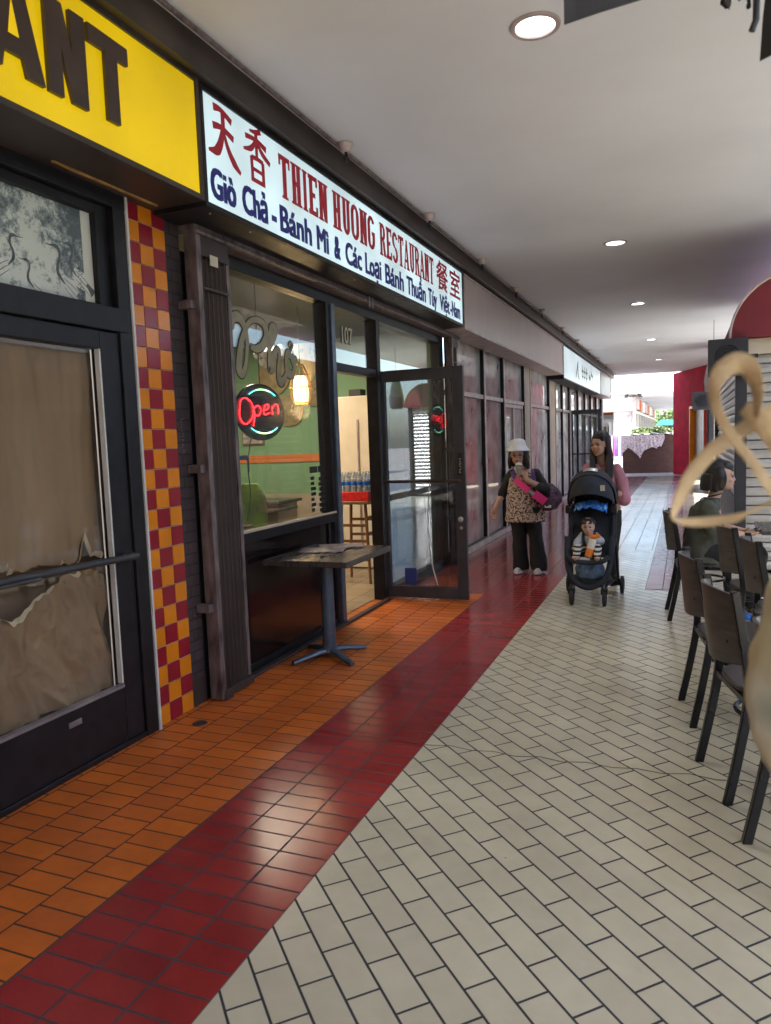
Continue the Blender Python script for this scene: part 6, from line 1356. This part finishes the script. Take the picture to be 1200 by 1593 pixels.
# ------------------------------------------------------------------ close hanging decorations
def ribbonm(pts, ws, twist):
    P = bezier(pts, 9); n = len(P); m = MB(); vv = []
    for i, p in enumerate(P):
        t_ = (P[min(i + 1, n - 1)] - P[max(i - 1, 0)]).normalized(); q = i / (n - 1) * (len(ws) - 1); k = min(int(q), len(ws) - 2); w_ = ws[k] + (ws[k + 1] - ws[k]) * (q - k)
        q = i / (n - 1) * (len(twist) - 1); k = min(int(q), len(twist) - 2); tw = R(twist[k] + (twist[k + 1] - twist[k]) * (q - k))
        a = t_.cross(Vector((0, -1, 0))).normalized(); b_ = t_.cross(a); sd_ = a * math.cos(tw) + b_ * math.sin(tw); nn = t_.cross(sd_).normalized() * .0003
        for u in (-1, 0, 1): vv.append(p + sd_ * w_ * .78 * u + nn * (6 if u == 0 else 0))
    for i in range(n - 1): m.f += [(i * 3 + k, i * 3 + k + 1, i * 3 + k + 4, i * 3 + k + 3) for k in (0, 1)]
    m.v = [tuple(v) for v in vv]; return m
RB = thing('paper_ribbon', 'curled tan paper ribbon hanging close to the camera on the right', 'ribbon', (.04, .6, 1.5))
def rb(pts, ws, tw):
    o = ribbonm(pts, ws, tw).build('ribbon_strand', 'ribbon', RB, smooth=True, ang=180, recalc=False); s_ = o.modifiers.new('s', 'SOLIDIFY'); s_.thickness = .0006
rb([(.12, .64, 1.562), (.088, .625, 1.548), (.059, .62, 1.532), (.042, .62, 1.521), (.020, .62, 1.505), (.004, .62, 1.485), (-.005, .62, 1.465), (-.009, .62, 1.452)], [.0065, .0068, .0072, .0075, .007, .0058, .003], [0, 10, 20, 10, 0, -20, -50])
rb([(-.009, .62, 1.452), (.000, .622, 1.449), (.016, .624, 1.449), (.034, .62, 1.452), (.047, .615, 1.458), (.062, .61, 1.466)], [.0015, .0035, .0048, .0045, .002, .0006], [-50, 0, 0, 10, 50, 70])
rb([(.090, .59, 1.440), (.078, .595, 1.455), (.064, .60, 1.469), (.054, .60, 1.483), (.043, .60, 1.500), (.032, .60, 1.515), (.022, .60, 1.534), (.0195, .60, 1.550), (.024, .60, 1.562), (.034, .60, 1.568), (.043, .60, 1.564), (.048, .60, 1.548), (.048, .605, 1.528)], [.005, .005, .005, .0048, .0045, .0045, .005, .0062, .0085, .0098, .0095, .0075, .004], [30, 25, 15, 10, 0, -10, -25, -35, -15, 10, 30, 50, 65])
rb([(.040, .612, 1.536), (.050, .610, 1.528), (.062, .606, 1.512), (.074, .60, 1.490), (.086, .60, 1.462)], [.007, .010, .011, .012, .012], [30, 10, 0, 0, 10])
L_ = thing('paper_lantern_decoration', 'large pale green painted paper decoration hanging blurred at the right edge', 'decoration', (.15, .76, 1.26))
b = Blob(); b.ell((.158, .80, 1.262), (.102, .09, .140)); b.ell((.150, .80, 1.345), (.078, .07, .10), Euler((0, R(12), 0))); b.ell((.150, .80, 1.165), (.068, .07, .075), Euler((0, R(-12), 0)))
b.build('painted_shell', 'lanternpaper', L_, vox=.006, smooth=8, fold=.006, fscale=20, fst=(1, 1, 1))
b = Blob(); b.ell((.086, .765, 1.163), (.010, .010, .008)); b.cap((.09, .765, 1.165), (.12, .78, 1.175), .006, .008); b.build('orange_tassel', 'kraftbox', L_, vox=.003, smooth=2)
MB().tube([(.15, .8, 1.42), (.15, .8, 2.4), (.16, .8, 3.6)], .0015, 5).build('cord', 'bamboo', L_)
MB().tube([(.09, .595, 1.44), (.12, .64, 1.562), (.12, .64, 3.6)], .0008, 4).build('hanging_thread', 'bamboo', RB)
t = thing('hanging_banner', 'dark grey cloth banner hanging from the ceiling at the top right', 'banner', (-.1, 1.6, 2.5))
m_ = MB(); m_.prism([(-.222, 2.325), (-.155, 2.332), (-.085, 2.343), (-.02, 2.36), (.06, 2.40), (.06, 2.9), (-.222, 2.9)], lambda u, v, d: (u, 1.6 + d + .04 * math.sin(u * 8), v), 0, .004); m_.build('banner_cloth', 'paint', t)
MB().tube([(-.20, 1.6, 2.9), (-.20, 1.6, 3.6)], .003, 5).tube([(.04, 1.6, 2.9), (.04, 1.6, 3.6)], .003, 5).build('cord', 'decalblack', t)
MB().tube(bezier([(-.12, 1.585, 2.385), (-.07, 1.58, 2.365), (-.02, 1.585, 2.372), (.05, 1.58, 2.40)], 5), .004, 6).build('hem_cord', 'ink', t, smooth=True)
t = thing('hanging_creature', 'ragged black hanging halloween figure in the top right corner', 'decoration', (.13, 1.6, 2.4))
b = Blob(); rs = random.Random(6)
b.ell((.115, 1.62, 2.385), (.055, .04, .05)); b.ell((.19, 1.62, 2.40), (.06, .05, .08))
for i in range(26): x = .065 + i * .006; b.cap((x, 1.62, 2.36), (x + rs.uniform(-.008, .008), 1.62 + rs.uniform(-.02, .02), 2.315 + rs.uniform(-.012, .02)), .010, .004, n=8)
b.build('ragged_body', 'ink', t, vox=.004, smooth=1, fold=.006, fscale=40, fst=(1, 1, 1))
MB().tube([(.122, 1.62, 2.34), (.121, 1.62, 2.28), (.114, 1.62, 2.262)], .006, 8).build('thin_arm', 'ink', t, smooth=True)
m_ = MB(); m_.prism([(.128, 2.205), (.2, 2.212), (.24, 2.23), (.24, 2.36), (.14, 2.36), (.132, 2.28)], lambda u, v, d: (u, 1.6 + d + .03 * math.sin(u * 20), v), 0, .004); m_.build('tattered_cloth', 'ink', t)
MB().tube([(.17, 1.62, 2.44), (.17, 1.62, 3.6)], .003, 5).build('cord', 'decalblack', t)
